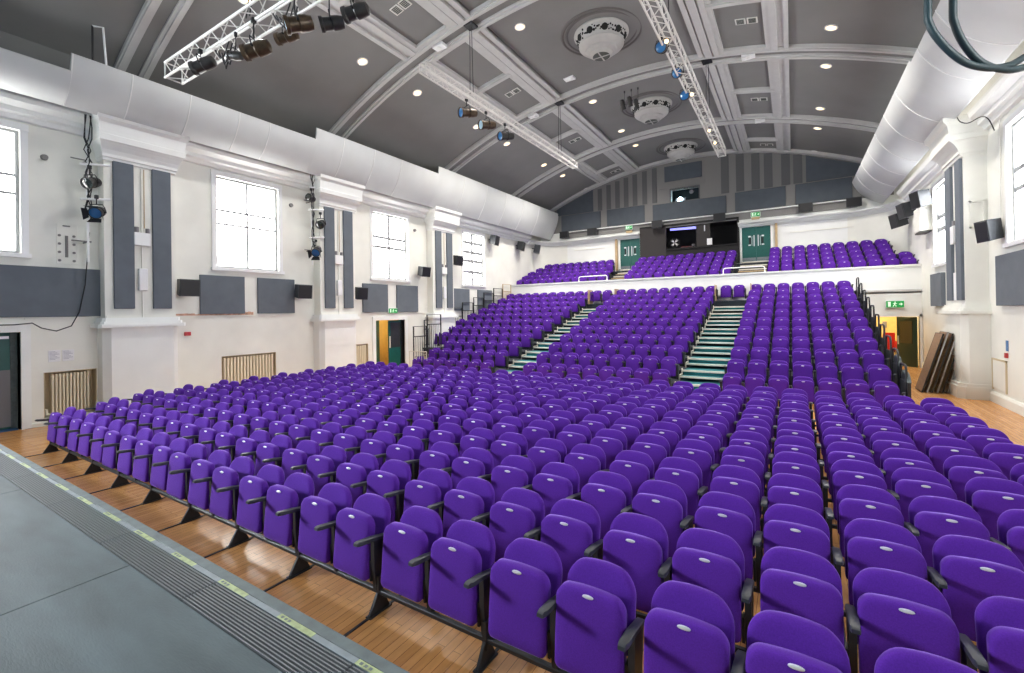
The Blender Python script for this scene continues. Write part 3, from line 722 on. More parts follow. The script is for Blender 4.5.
def red_chair(x, y, z, lab, rot=0):
    r = thing('stacking_chair', (x, y, z), lab, 'chair', 'red chairs stacked in the lobby')
    mx = Matrix.Translation((x, y, z)) @ Matrix.Rotation(rot, 4, 'Z')
    MB().bbox(-.21, .21, -.21, .2, .42, .48, .015).xf(mx).build('seat', M['red'], r)
    MB().hull([(a, .2+dy, b) for a in (-.2, .2) for b, dy in ((.52, 0), (.52, .04), (.9, .1), (.9, .06))]).xf(mx).build('backrest', M['red'], r)
    for a in (-.2, .2):
        for b in (-.19, .2): MB().tube([(a*1.1, b*1.08, 0), (a, b, .42)] + ([(a, .25, .85)] if b > 0 else []), .012).xf(mx).build('leg', M['black'], r)
for i in range(3): red_chair(3.6, 26.3, i*.2, 'red stacking chair in the lobby, %s of the stack' % ('bottom', 'middle', 'top')[i], PI)
red_chair(3.9, 26.9, 0, 'single red chair beside the stack in the lobby', PI+.4)
tag(MB().bbox(3.62, 3.78, YB-.16, YB-.12, 1.45, 1.75, .004).build('wall_notice', M['greyboard']), 'small grey notice on the yellow lobby wall', 'notice')

# ------------------------------------------------------------------ left wall doors
def leaf_room(name, y0, y1, m):
    x = XL-.35
    struct(name, MB().box(x-1.6, x-1.5, y0-.8, y1+.8, 0, 2.8).box(x-1.5, x, y0-.8, y0-.7, 0, 2.8).box(x-1.5, x, y1+.7, y1+.8, 0, 2.8).box(x-1.6, x, y0-.8, y1+.8, 2.8, 2.9), m)
leaf_room('wall_passage_left', 1.0, 2.83, M['green']); leaf_room('wall_passage_mid', 13.1, 14.78, M['lobby'])
for y, e in ((1.9, 8), (13.9, 30)):
    l = bpy.data.lights.new('passage_lamp', 'POINT'); l.energy = e; l.color = (1, .85, .6); l.shadow_soft_size = .15
    o = bpy.data.objects.new('passage_lamp', l); COL.objects.link(o); o.location = (XL-1.0, y, 2.5)
def casing(y0, y1, z1, n):
    r = sempty('door_%d' % n, (XL, (y0+y1)/2, 0))
    mb = MB().box(XL-.35, XL+.05, y0-.16, y0, 0, z1+.16).box(XL-.35, XL+.05, y1, y1+.16, 0, z1+.16).box(XL-.35, XL+.05, y0, y1, z1, z1+.16)
    mb.build('door_frame', M['white'], r); return r
r = casing(1.0, 2.83, 2.21, 4)
lf = MB().bbox(XL-.34, XL-.29, 1.95, 2.78, .01, 2.18, .006).build('door_leaf', M['green'], r)
MB().box(XL-.29, XL-.275, 2.25, 2.72, .06, 1.35).build('kick_panel', M['greyboard'], lf); MB().box(XL-.3, XL-.26, 2.72, 2.83, 0, 2.2).build('edge_post', M['stage_d'], lf)
MB().box(XL-.29, XL-.25, 2.4, 2.7, 2.06, 2.12).build('door_closer', M['plate'], lf)
tag(MB().bbox(XL-.3, XL-.02, 1.1, 2.8, .0, .015, .005).build('door_mat', M['blue']), 'blue mat in the left doorway beside the stage', 'mat')
r = casing(13.1, 14.78, 2.22, 5)
mx = Matrix.Translation((XL-.3, 13.12, 0)) @ Matrix.Rotation(math.radians(24), 4, 'Z')
lf = MB().bbox(-.02, .03, 0, .8, .02, 2.2, .005).xf(mx).build('door_leaf', M['green'], r)
mb = MB().box(.03, .04, .3, .42, .95, 1.6); mb.xf(mx).build('push_plate', M['plate'], lf)
for z in (.5, .75, 1.8): MB().cyl((.03, .36, z), (.04, .36, z), .05, n=14).xf(mx).build('round_sign', M['paper'], lf)
lf = MB().bbox(XL-.2, XL-.15, 13.98, 14.76, .02, 2.2, .005).build('door_leaf', M['green'], r)
MB().box(XL-.15, XL-.14, 14.08, 14.66, 1.0, 2.1).build('vision_panel', M['plastic'], lf); MB().box(XL-.15, XL-.12, 14.0, 14.06, 1.0, 1.5).build('pull_handle', M['nosing'], lf); MB().box(XL-.15, XL-.12, 14.68, 14.78, .0, 2.2).build('edge_trim', M['black'], lf)

# radiators
for i, (a, b, z0, z1) in enumerate(RADL):
    nm = ('beside the left doorway', 'under the second left window', 'left of the green door')[i]
    trim(MB().box(XL-.36, XL-.3, a-.05, b+.05, z0-.05, z1+.05).box(XL-.3, XL-.005, a, a+.012, z0, z1).box(XL-.3, XL-.005, b-.012, b, z0, z1).box(XL-.3, XL-.005, a, b, z1-.012, z1), M['recess'])
    r = thing('radiator', (XL-.12, (a+b)/2, z0), 'cream column radiator set in a wall recess ' + nm, 'radiator', 'radiators in the left wall')
    g0, g1 = (a+.13, b-.12) if i == 0 else (a+.06, b-.06)
    k = 11 if i == 0 else (16 if i == 1 else 9)
    for q in range(k):
        y = g0 + (g1-g0)*(q+.5)/k; w = (g1-g0)/k*.34
        MB().bbox(XL-.22, XL-.03, y-w, y+w, z0+.03, z1-.05, .012).build('column', M['radiator'], r)
    MB().box(XL-.16, XL-.09, g0, g1, z0+.06, z0+.11).box(XL-.16, XL-.09, g0, g1, z1-.14, z1-.09).build('header_pipe', M['radiator'], r)
    MB().cyl((XL-.1, g0-.08, z0+.08), (XL-.1, g0, z0+.08), .025).cyl((XL-.1, g0-.07, z0+.08), (XL-.1, g0-.07, z0+.2), .03).build('valve', M['nosing'], r)

# ------------------------------------------------------------------ small things on the left wall
for i, (a, b) in enumerate(PL):
    ym = (a+b)/2; x = XL+.37; nm = ('first', 'second', 'third')[i]
    r = thing('cable_conduit', (x, ym, 2.5), 'thin vertical conduit between the slate strips of the %s pilaster' % nm, 'conduit', 'conduits on the pilasters')
    MB().cyl((x+.02, ym, 2.5), (x+.02, ym, 6.4), .016, n=8).build('pipe', M['cream'], r)
    MB().cyl((x+.02, ym+.06, 4.85), (x+.02, ym+.06, 6.4), .01, n=6).build('pipe', M['tan'], r)
    r = thing('junction_box', (x, ym, 4.5), 'white junction box with hooks on the %s pilaster' % nm, 'electrical box', 'junction boxes on the pilasters')
    MB().bbox(x, x+.1, ym-.18, ym+.17, 4.38, 4.72, .01).build('box', M['gloss_white'], r)
    MB().cyl((x+.05, ym-.12, 4.72), (x+.05, ym-.12, 4.86), .05, n=12).cyl((x+.05, ym+.12, 4.72), (x+.05, ym+.12, 4.84), .045, n=12).build('socket', M['greyboard'], r)
    r = thing('electrical_box', (x, ym, 3.4), 'tall white dimmer box low between the strips of the %s pilaster' % nm, 'electrical box', 'tall boxes on the pilasters')
    MB().bbox(x, x+.1, ym-.09, ym+.10, 3.2, 3.78, .01).build('box', M['gloss_white'], r); MB().box(x+.1, x+.105, ym-.07, ym+.08, 3.22, 3.76).build('cover', M['paper'], r)
o = MB().bbox(XL, XL+.06, 6.08, 6.24, 1.95, 2.06, .01).build('fire_call_point', M['redp']); tag(o, 'small red fire call point on the left wall past the first pilaster', 'call point')
for y0, nm in ((3.28, 'nearer the doorway'), (3.52, 'farther from the doorway')):
    r = thing('wall_notice', (XL, y0, 1.5), 'white printed notice over the first radiator, ' + nm, 'notice', 'notices over the radiator')
    MB().bbox(XL, XL+.008, y0, y0+.21, 1.48, 1.75, .002).build('sheet', M['paper'], r)
    mb = MB(); 
    for q in range(7): mb.box(XL+.008, XL+.0095, y0+.02, y0+.12+.07*((q*7) % 3)/2, 1.71-q*.03, 1.722-q*.03)
    mb.build('print', M['greyink'], r)
mb = MB(); rnd = random.Random(5)
for i in range(26):
    y = 5.85 + i*.085; h = .02+.03*rnd.random() + (.05 if i > 21 else 0)
    mb.box(XL+.0, XL+.004, y, y+.088, 2.535-h*.3, 2.545+h)
trim(mb, M['stain'])
for y, z in ((3.25, 6.3), (9.4, 6.35), (15.5, 6.35)):
    o = MB().cyl((XL, y, z), (XL+.07, y, z), .07, .06, 14).build('wall_boss', M['stripe_l']); tag(o, 'small round grey boss high on the left wall %s' % ('by the stage', 'after the second window', 'after the third window')[int((y-3)//6)], 'boss')
# framed grid stain-like wall ladder plate
r = thing('wall_plate', (XL, 3.5, 4.2), 'pale plate with rows of fixings on the left wall beside the first window', 'plate')
MB().bbox(XL, XL+.015, 3.44, 3.82, 3.82, 4.78, .004).build('plate', M['cream'], r)
mb = MB()
for z in (3.9, 4.1, 4.3, 4.5):
    for y in (3.49, 3.75): mb.cyl((XL+.015, y, z), (XL+.03, y, z), .03, n=8)
mb.box(XL+.015, XL+.03, 3.55, 3.68, 4.72, 4.75).box(XL+.015, XL+.04, 3.59, 3.64, 3.98, 4.5); mb.build('fixings', M['stripe_l'], r)

# stage lanterns ---------------------------------------------------
def lantern(p, d, L, R, body, lens, lab, up=(0, 0, 1), hang=.28, barn=False, grp=None):
    p = Vector(p); d = Vector(d).normalized(); u = (Vector(up) - d*Vector(up).dot(d)).normalized(); w = d.cross(u)
    r = thing('stage_lantern', p, lab, 'stage light', grp)
    mx = Matrix((w, u, d)).transposed().to_4x4(); mx.translation = p
    MB().lathe([(R*.35, -L*.55), (R*.8, -L*.5), (R*.95, -L*.3), (R, -L*.05), (R*.86, 0), (R*.9, L*.32), (R*1.08, L*.36), (R*1.08, L*.48), (R*.96, L*.48), (R*.94, L*.40)], (0, 0, 0), 18).xf(mx).build('body', M[body], r, smooth=35)
    MB().lathe([(R*.95, L*.42), (R*.7, L*.45), (R*.3, L*.47)], (0, 0, 0), 18).xf(mx).build('lens', M[lens], r, smooth=60)
    y = MB(); pts = [(-R*1.15, 0, 0), (-R*1.15, R*.8, 0), (-R*.9, R*1.4, 0), (R*.9, R*1.4, 0), (R*1.15, R*.8, 0), (R*1.15, 0, 0)]
    y.tube(pts, R*.08, 6).cyl((-R*1.25, 0, 0), (-R*.95, 0, 0), R*.16, n=10).cyl((R*.95, 0, 0), (R*1.25, 0, 0), R*.16, n=10).xf(mx).build('yoke', M['black'], r)
    q = mx @ Vector((0, R*1.4, 0))
    MB().cyl(q, q + Vector((0, 0, hang)), R*.1, n=8).bbox(q.x-R*.25, q.x+R*.25, q.y-R*.3, q.y+R*.3, q.z+hang-.06, q.z+hang+.03, .01).build('clamp', M['black'], r)
    if barn:
        for a in range(4):
            m2 = mx @ Matrix.Rotation(a*PI/2, 4, 'Z')
            MB().hull([(-R*.8, R*1.05, L*.48), (R*.8, R*1.05, L*.48), (-R*1.1, R*1.5, L*.48+R), (R*1.1, R*1.5, L*.48+R), (-R*.8, R*1.0, L*.47), (R*.8, R*1.0, L*.47)]).xf(m2).build('barn_door', M['black'], r)
    return r
# lighting bars on the left wall
def wall_bar(y, nm, z0, z1):
    x = XL+.32
    r = thing('lighting_bar', (x, y, z0), 'vertical lamp pipe on the left wall before the %s pilaster' % nm, 'lighting pipe', 'vertical lamp pipes')
    MB().cyl((x, y, z0), (x, y, z1), .026, n=10).build('pipe', M['gloss_white'], r, smooth=50)
    for z in (z0+.5, z1-.4):
        MB().cyl((XL, y, z), (x, y, z), .02, n=8).cyl((x, y-.3, z), (x, y+.06, z), .016, n=8).build('bracket', M['stripe_l'], r)
    for z in (5.1, 5.95) if nm == 'first' else (4.95, 5.95, 6.75):
        MB().cyl((x+.05, y-.15, z+.28), (x+.12, y+.4, z+.36), .03, n=8).build('arm', M['gloss_white'], r)
    mb = MB(); rnd = random.Random(len(nm))
    for k in range(4):
        pts = [(x+.04+.06*rnd.random(), y-.08+.16*rnd.random(), z1+.7-(z1+.7-4.9)*i/9) for i in range(10)]
        mb.tube(pts, .012, 5)
    mb.build('cable_bundle', M['wire'], r)
wall_bar(3.93, 'first', 3.87, 6.75); wall_bar(10.0, 'second', 4.3, 6.95)
lantern((XL+.55, 3.95, 5.78), (.55, -.75, -.35), .34, .13, 'lamp', 'dimglass', 'dark floodlight on the first wall pipe, upper of two', hang=.2, barn=False)
lantern((XL+.58, 4.05, 5.08), (.7, -.55, -.35), .34, .13, 'lamp', 'bluelens', 'dark lantern with blue lens on the first wall pipe, lower of two', hang=.2, barn=True)
lantern((XL+.5, 9.85, 6.62), (.3, -.9, .1), .3, .12, 'lamp', 'dimglass', 'dark lantern on the second wall pipe, topmost of three', hang=.16)
lantern((XL+.58, 10.2, 5.75), (.5, -.8, -.4), .36, .14, 'lamp', 'dimglass', 'dark lantern on the second wall pipe, middle of three', hang=.2)
lantern((XL+.58, 10.0, 4.75), (.55, -.7, -.5), .36, .14, 'lamp', 'bluelens', 'dark lantern with flaps on the second wall pipe, lowest of three', hang=.2, barn=True)
W_ = [(4.01, 4.63), (3.96, 3.89), (3.92, 3.32), (3.81, 2.66), (3.66, 2.32), (3.4, 2.21), (3.15, 2.29), (3.0, 2.41), (2.72, 2.38), (2.5, 2.38), (2.0, 2.4)]
tag(MB().tube([(XL+.12, y, z) for y, z in W_], .013, 6).build('cable', M['wire'], smooth=60), 'loose black cable drooping from the first wall pipe to the doorway', 'cable')
r = thing('hanging_bracket', (-13.75, 3.95, 8.3), 'black and white bracket rods above the left reflector near the big truss', 'bracket')
MB().cyl((-13.75, 3.82, 8.1), (-13.75, 3.82, 9.3), .022, n=6).build('rod', M['wire'], r); MB().tube([(-13.75, 3.82, 9.3), (-13.7, 4.0, 9.34), (-13.7, 4.07, 8.1)], .024, 6).build('rod', M['gloss_white'], r)

# ------------------------------------------------------------------ trusses
def truss(a, b, s, lab, step=.32, rails=.025):
    a, b = Vector(a), Vector(b); d = (b-a); L = d.length; d.normalize(); u = Vector((0, 0, 1)); w = d.cross(u)
    r = thing('lighting_truss', a, lab, 'truss')
    cor = [w*i*s/2 + u*j*s/2 for i, j in ((-1, -1), (1, -1), (1, 1), (-1, 1))]
    for c in cor: MB().cyl(a+c, b+c, rails, n=8).build('chord', M['truss'], r, smooth=50)
    mb = MB(); n = max(2, int(L/step))
    for k in range(4):
        c0, c1 = cor[k], cor[(k+1) % 4]
        for i in range(n):
            p, q = a + d*(L*i/n), a + d*(L*(i+1)/n)
            mb.cyl(p + (c0 if i % 2 else c1), q + (c1 if i % 2 else c0), rails*.42, n=5)
        mb.cyl(a+c0, a+c1, rails*.6, n=6).cyl(b+c0, b+c1, rails*.6, n=6)
    mb.build('lacing', M['truss'], r); return r
truss((-11.25, 4.455, 7.745), (2.5, 4.455, 7.745), .32, 'large aluminium truss crossing the hall over the front rows')
truss((-8.1, 8.8, 8.9), (-8.1, 18.5, 8.9), .22, 'aluminium truss running lengthwise under the left coffers')
truss((-2.42, 6.5, 8.95), (-2.42, 20.6, 8.95), .28, 'aluminium truss running lengthwise right of the domed roses')
# suspension cables
for x, y, zt, zb, lab in ((-8.1, 10.93, 11.1, 9.03, 'over the near end of the left lengthwise truss'), (-8.1, 16.98, 11.1, 9.03, 'over the far end of the left lengthwise truss'), (-2.42, 16.98, 11.1, 9.08, 'over the far part of the right lengthwise truss'), (-2.42, 10.93, 11.1, 9.08, 'over the near part of the right lengthwise truss'), (-8.3, 4.88, 11.1, 7.9, 'over the big transverse truss, left'), (-2.2, 4.88, 11.1, 7.9, 'over the big transverse truss, right')):
    r = thing('suspension_cable', (x, y, zt), 'dark suspension wires ' + lab, 'cable', 'truss suspension wires')
    yy = y if zb > 8.5 else 4.455
    MB().cyl((x-.03, y, zt), (x-.06, yy, zb), .011, n=5).cyl((x+.03, y, zt), (x+.06, yy, zb), .011, n=5).build('wire', M['wire'], r)
    MB().bbox(x-.16, x+.16, y-.16, y+.16, zt-.04, zt+.03, .01).build('ceiling_plate', M['black'], r)
# lanterns on the transverse truss
T1 = [((-9.5, 4.25, 7.30), (-.75, -.45, -.3), .44, .12, 'lamp', 'lens', 'large dark profile lantern near the left end of the transverse truss'),
      ((-8.35, 4.25, 7.12), (-.8, -.3, .15), .26, .08, 'lamp', 'lens', 'small dark lantern beside the bronze one under the transverse truss'),
      ((-7.75, 4.3, 7.06), (-.85, -.5, -.25), .46, .13, 'brass', 'lens', 'large bronze lantern hanging lowest under the transverse truss'),
      ((-7.5, 4.7, 7.40), (-.9, -.35, -.12), .40, .10, 'brass', 'lens', 'bronze lantern close under the transverse truss, behind the lowest one'),
      ((-6.55, 4.3, 7.08), (-.55, -.75, -.3), .42, .13, 'brass', 'lens', 'bronze lantern with bright round lens facing the stage'),
      ((-6.0, 4.5, 7.0), (-.6, -.6, -.2), .36, .11, 'lamp', 'lens', 'dark lantern under the transverse truss next to the bright lens'),
      ((-5.45, 4.5, 6.98), (-.85, -.4, -.2), .38, .11, 'lamp', 'bluelens', 'dark lantern with blue gel under the transverse truss')]
for t in T1: lantern(*t, hang=max(.12, 7.6-t[0][2]-.2), grp='lanterns on the transverse truss')
for x, z, c in ((-8.9, 7.5, 'near the dark profile lantern'), (-7.0, 7.5, 'between the bronze lanterns')):
    mb = MB(); rnd = random.Random(int(-x*10))
    for k in range(3):
        q = [(x + .5*i/7 - .25, 4.3+.06*k, z - .22*sin(PI*i/7)*(1+.5*k*rnd.random())) for i in range(8)]
        mb.tube(q, .012, 5)
    tag(mb.build('cable_loop', M['wire']), 'looped black cables under the transverse truss ' + c, 'cable')
for x in (-7.3, -6.7, -7.0):
    pass
# lanterns on the lengthwise trusses
for (p, lab, b, l) in (((-8.12, 10.75, 8.42), 'nearest of three', 'brass', 'bluelens'), ((-8.12, 11.75, 8.40), 'middle of three', 'brass', 'lens'), ((-8.12, 12.85, 8.40), 'farthest of three', 'lamp', 'bluelens')):
    lantern(p, (-.35, -.9, -.2), .55, .14, b, l, 'lantern under the left lengthwise truss, ' + lab, hang=.2, grp='lanterns on the left lengthwise truss')
for (p, lab) in (((-2.6, 11.25, 8.82), 'nearest of three'), ((-2.58, 12.9, 8.92), 'middle of three'), ((-2.62, 14.1, 8.80), 'farthest of three')):
    lantern(p, (.0, -.95, -.3), .34, .13, 'lamp', 'bluelens', 'blue-lensed lantern under the right lengthwise truss, ' + lab, hang=.08, grp='lanterns on the right lengthwise truss')
for p in ((-2.42, 10.9, 8.75), (-2.42, 14.0, 8.75), (-2.42, 17.2, 8.75), (-2.42, 18.6, 8.75)):
    o = MB().sphere(p, .05, 10).build('festoon_bulb', M['downlight']); tag(o, 'tiny warm bulb glowing on the right lengthwise truss, %s along it' % {10.9: 'first', 14.0: 'second', 17.2: 'third', 18.6: 'fourth'}[p[1]], 'bulb', 'bulbs on the right truss')
for i, (x, z) in enumerate(((-5.62, 10.62), (-5.34, 10.68), (-5.08, 10.52))):
    lantern((x, 17.6, z), (.1, .3, -.9), .38, .085, 'lamp', 'lamp', 'small dark lantern hung on wires before the middle rose, %s of three' % ('left', 'middle', 'right')[i], hang=11.3-z-.16, grp='lanterns hung before the middle rose')

# thick cables drooping from above on the right
C1 = [(.9, 4.34, 7.2), (.86, 4.3, 5.6), (.84, 4.28, 4.66), (.85, 4.29, 4.48), (.94, 4.34, 4.32), (1.06, 4.42, 4.21), (1.18, 4.49, 4.17), (1.3, 4.57, 4.18), (1.41, 4.64, 4.24), (1.7, 4.8, 4.45), (2.3, 5.1, 5.0)]
C2 = [(1.06, 4.42, 7.2), (1.02, 4.39, 5.6), (.99, 4.37, 4.65), (1.0, 4.38, 4.48), (1.06, 4.42, 4.33), (1.15, 4.47, 4.21), (1.27, 4.55, 4.16), (1.41, 4.64, 4.17), (1.75, 4.85, 4.3), (2.4, 5.2, 4.7)]
def spline(P, n=6):
    P = [Vector(p) for p in P]; o = []
    for i in range(len(P)-1):
        a, b, c, d = P[max(i-1, 0)], P[i], P[i+1], P[min(i+2, len(P)-1)]
        for k in range(n):
            t = k/n; o.append(.5*((2*b) + (c-a)*t + (2*a-5*b+4*c-d)*t*t + (3*b-a-3*c+d)*t**3))
    return o + [P[-1]]
tag(MB().tube(spline(C1), .024, 10).build('hanging_cable', M['cable'], smooth=60), 'thick dark teal cable loop hanging before the right reflector, outer one', 'cable')
tag(MB().tube(spline(C2), .024, 10).build('hanging_cable', M['cable'], smooth=60), 'thick dark teal cable loop hanging before the right reflector, inner one', 'cable')

# ------------------------------------------------------------------ stage
SZ = .95
mb = MB(); 
for a, b in ((-16, -10.9), (-10.89, -8.45), (-8.44, -6.01), (-6.0, -3.558), (-3.548, -1.12), (-1.11, 3), (3.005, 5)):
    for c, d in ((-4, -1.2), (-1.19, 1.135)):
        mb.box(a, b, c, d, SZ-.04, SZ)
struct('floor_stage', mb, M['stage'])
struct('wall_stage', MB().box(-16, 5, -4, 1.36, 0.0, SZ-.045), M['stage_d'])
struct('trim_stage_edge', MB().bbox(-16, 5, 1.355, 1.425, 0, SZ+.0, .008), M['stage_d'])
trim(MB().box(-16, 5, 1.135, 1.325, SZ-.05, SZ-.012), M['groove'])
X0 = -1.675
segs = [X0 + 1.2*k for k in range(-9, 6)]
for k, (a, b) in enumerate(zip(segs, segs[1:])):
    side = 'from the frame bottom' 
    r = thing('ribbed_edge_mat', ((a+b)/2, 1.23, SZ-.012), 'black ribbed rubber edging mat on the stage lip, %s piece counting from the doorway' % ordw(k+1), 'edging mat', 'ribbed mats along the stage lip')
    mb = MB()
    for q in range(11):
        y = 1.142 + q*.0165; mb.cur = 0
        mb.extrude([(y, SZ-.012), (y+.002, SZ+.004), (y+.008, SZ+.004), (y+.010, SZ-.012)], 'x', a+.006, b-.006)
    mb.build('ribs', M['groove_l'], r)
    t = thing('stage_edge_strip', ((a+b)/2, 1.34, SZ), 'pale metal strip with yellow tapes on the stage lip, %s piece counting from the doorway' % ordw(k+1), 'metal strip', 'metal strips along the stage lip')
    MB().box(a+.003, b-.003, 1.325, 1.355, SZ-.02, SZ+.003).build('metal_strip', M['alu'], t)
    for c in (0, .6):
        p = MB().box(a+c+.0, a+c+.285, 1.326, 1.356, SZ+.003, SZ+.0045).build('yellow_tape', M['yellow'], t)
        mb = MB()
        for q in range(3): mb.box(a+c+.02+q*.03, a+c+.038+q*.03, 1.334, 1.348, SZ+.0045, SZ+.005)
        mb.build('tape_print', M['stage_d'], p)

# ------------------------------------------------------------------ theatre seats
def rrect(w, z0, z1, rt, rb, arch, n=6):
    # outline of a rounded panel, counter-clockwise in (x, z)
    P = []
    for cx, cz, r, a0 in ((w/2-rt, z1-arch-rt, rt, 0), (-w/2+rt, z1-arch-rt, rt, PI/2), (-w/2+rb, z0+rb, rb, PI), (w/2-rb, z0+rb, rb, 1.5*PI)):
        for i in range(n+1):
            a = a0 + PI/2*i/n; P.append((cx + r*cos(a), cz + r*sin(a)))
        if a0 == 0:
            k = 5
            for i in range(1, k):
                t = i/k; x = (w/2-rt)*(1-2*t); P.append((x, z1-arch+0))
    # arch: lift top points
    return [(x, z + arch*max(0, 1-(2*x/w)**2) * max(0, min(1, (z-(z1-arch-2*rt))/(2*rt)))) for x, z in P]
def pillow(P, yf, yb, soft, tilt=0., curve=0., w=.47, lo=False):
    cx = 0; cz = (min(p[1] for p in P)+max(p[1] for p in P))/2; hz = (max(p[1] for p in P)-min(p[1] for p in P))/2
    def ring(ins, y):
        o = []
        for x, z in P:
            fx = 1-ins/(w/2); fz = 1-ins/hz; X = x*fx; Z = cz+(z-cz)*fz
            o.append((X, y + tilt*(Z-.5) + curve*(2*X/w)**2, Z))
        return o
    mb = MB()
    if lo: R = [ring(soft*.8, yf), ring(0, yf+soft*.7), ring(0, yb-.012), ring(soft*.5, yb)]
    else: R = [ring(soft*3.2, yf-.004), ring(soft*1.7, yf), ring(soft*.8, yf+soft*.18), ring(soft*.25, yf+soft*.5), ring(0, yf+soft), ring(0, yb-soft*.5), ring(soft*.5, yb)]
    return mb.ring_loft(R)
SEAT_W, BACK_W = .448, .462
def seat_parts(lo=False):
    n = 3 if lo else 7
    sq = pillow(rrect(SEAT_W, .25, .766, .075, .04, .02, n), -.018, .066, .022, .10, 0, SEAT_W, lo)
    bk = pillow(rrect(BACK_W, .36, .832, .115, .05, .03, n), .165, .232, .024, .20, -.02, BACK_W, lo)
    arm = MB()
    prof = [(-.175, .628), (-.17, .648), (-.15, .655), (.0, .635), (.2, .590), (.215, .575), (.2, .562), (.02, .598), (-.15, .618)]
    wds = .027
    arm.ring_loft([[(.268+e, y, z+dz*0) for y, z in [(a*s+.02*(1-s), (b-.61)*s+.61) for a, b in prof]] for e, s in (((-wds, .86), (-wds+.007, 1), (wds-.007, 1), (wds, .86)) if not lo else ((-wds, 1), (wds, 1))) for dz in (0,)])
    br = MB().hull([(.268+e, y, z) for e in (-.02, .02) for y, z in ((.02, .17), (.12, .17), (.14, .3), (.19, .575), (.0, .60), (-.0, .4))])
    br.box(.225, .268, .06, .12, .33, .39)
    if not lo: br.cyl((.21, .09, .36), (.268, .09, .36), .03, n=10).box(.228, .246, .0, .06, .25, .42)
    pl = MB(); nn = 16 if not lo else 8
    yv = -.018 + .10*(.738-.5) - .005
    pl.ring_loft([[(.036*s*cos(2*PI*i/nn), y, .738+.0105*s*sin(2*PI*i/nn)) for i in range(nn)] for y, s in ((yv+.012, 1), (yv, 1), (yv-.002, .8))])
    ink = MB()
    for q in (-.012, 0, .012): ink.box(q-.004, q+.004, yv-.0028, yv-.0018, .734, .742)
    return sq, bk, arm, br, pl, ink
sq, bk, arm, br, pl, ink = seat_parts()
proto = thing('theatre_seat', (0, 0, 0), 'seat', 'seat')
sq_o = sq.build('seat_pad', M['purple'], proto, smooth=60)
pl_o = pl.build('number_plate', M['plate'], sq_o, smooth=40, label='small silver oval plate'); 
mb = MB(); bk.build('backrest', M['purple'], proto, smooth=60)
arm.build('armrest', M['plastic'], proto, smooth=40); br.build('side_bracket', M['black'], proto)
bs = MB().hull([(x, y+.20*(z-.5)+.0, z) for x in (-.17, .17) for y, z in ((.236, .42), (.25, .42), (.236, .66), (.25, .66))]).build('back_shell', M['plastic'], proto)
end_arm_me = None
reg(proto)
KIDS[sq_o.name] = [pl_o]

def stall_cols(row, c):
    # seats stand in pairs; the second row is paired the other way round
    par = 1 if row == 2 else 0
    cc = c + par
    pair = math.floor((cc+1)/2); k = (cc+1) - 2*pair      # k = 0 left, 1 right of the pair
    c_ = -.276 + 1.083*pair if pair > -2 else -2.442 + 1.11*(pair+2)
    return c_ - par*.5415 + (-.262 if k == 0 else .262)
ROWY = [2.603, 3.399, 4.21, 5.023, 5.84, 6.61, 7.44, 8.28, 9.05, 9.855, 10.66]
LEFT = {1: -21, 2: -22}
SEATS = []      # (x, y, z, block, row, index from left, n in row)
for i, y in enumerate(ROWY):
    row = i+1; c0 = LEFT.get(row, -23); cs = list(range(c0, 5))
    for k, c in enumerate(cs): SEATS.append((stall_cols(row, c), y, 0., 'stalls', row, k+1, len(cs)))
BLK = {'left': [-12.91 + .565*k for k in range(7)], 'centre': [-7.72 + .551*k for k in range(9)], 'right': [-1.44 + .54*k for k in range(7)]}
RK = [(13.42 + .978*k, .2855*k) for k in range(11)]
for k, (y, z) in enumerate(RK):
    for b, xs_ in BLK.items():
        if b == 'left' and k >= 3: xs_ = [-14.605 + .565*q for q in range(10)]
        for j, x in enumerate(xs_): SEATS.append((x, y, z-.1, b, k+1, j+1, len(xs_)))
for x in (-9.05, -8.47, -2.67, -2.12): SEATS.append((x, RK[10][0], RK[10][1]-.1, 'aisle', 11, 0, 0))
for j, (y, z) in enumerate(BR):
    for b, x0, n_, sl in (('bl', -14.62 + (0, 0, .05, .3, .6)[j], 11, 0), ('bc', -7.67, 10, 0), ('br', -.78, 10, 0)):
        for k in range(n_):
            x = x0 + .54*k
            if b == 'bl' and x > -9.2: continue
            if b == 'br' and x > 4.12 - (0, 0, .05, .2, .55)[j]: continue
            SEATS.append((x, y, z-.02, b, j+1, k+1, n_))
def inframe(s):
    p = (s[0], s[1], s[2]+.55); 
    if depth(p) < .5: return False
    u, v = pix(p); m = 60 if depth(p) < 5 else 25
    return -m < u < 1024+m and -m < v < 673+m*1.6
vis = sorted([s for s in SEATS if inframe(s)], key=lambda s: depth(s[:3]))
solo, mass = vis[:300], vis[300:]
def seat_label(s):
    x, y, z, b, row, k, n_ = s
    if b == 'stalls': return 'purple tip-up seat in the %s row from the stage, %s from its left end' % (ordw(row), ordw(k)) if row > 1 else 'purple tip-up seat in the front row by the stage, %s from its left end' % ordw(k)
    if b == 'aisle': return 'purple tip-up seat closing the top of the tiered aisle'
    return 'purple tip-up seat in the %s tiered block, %s row up, %s from its left end' % (b, ordw(row), ordw(k))
GN = {'stalls': 'purple stalls seats on the flat floor', 'left': 'seats of the left tier block', 'centre': 'seats of the centre tier block', 'right': 'seats of the right tier block', 'aisle': 'seats closing the aisles'}
first = True
firsts = {}
for s in SEATS:
    if s[3] == 'stalls' and s in solo:
        firsts.setdefault(s[4], s)
used_labels = set()
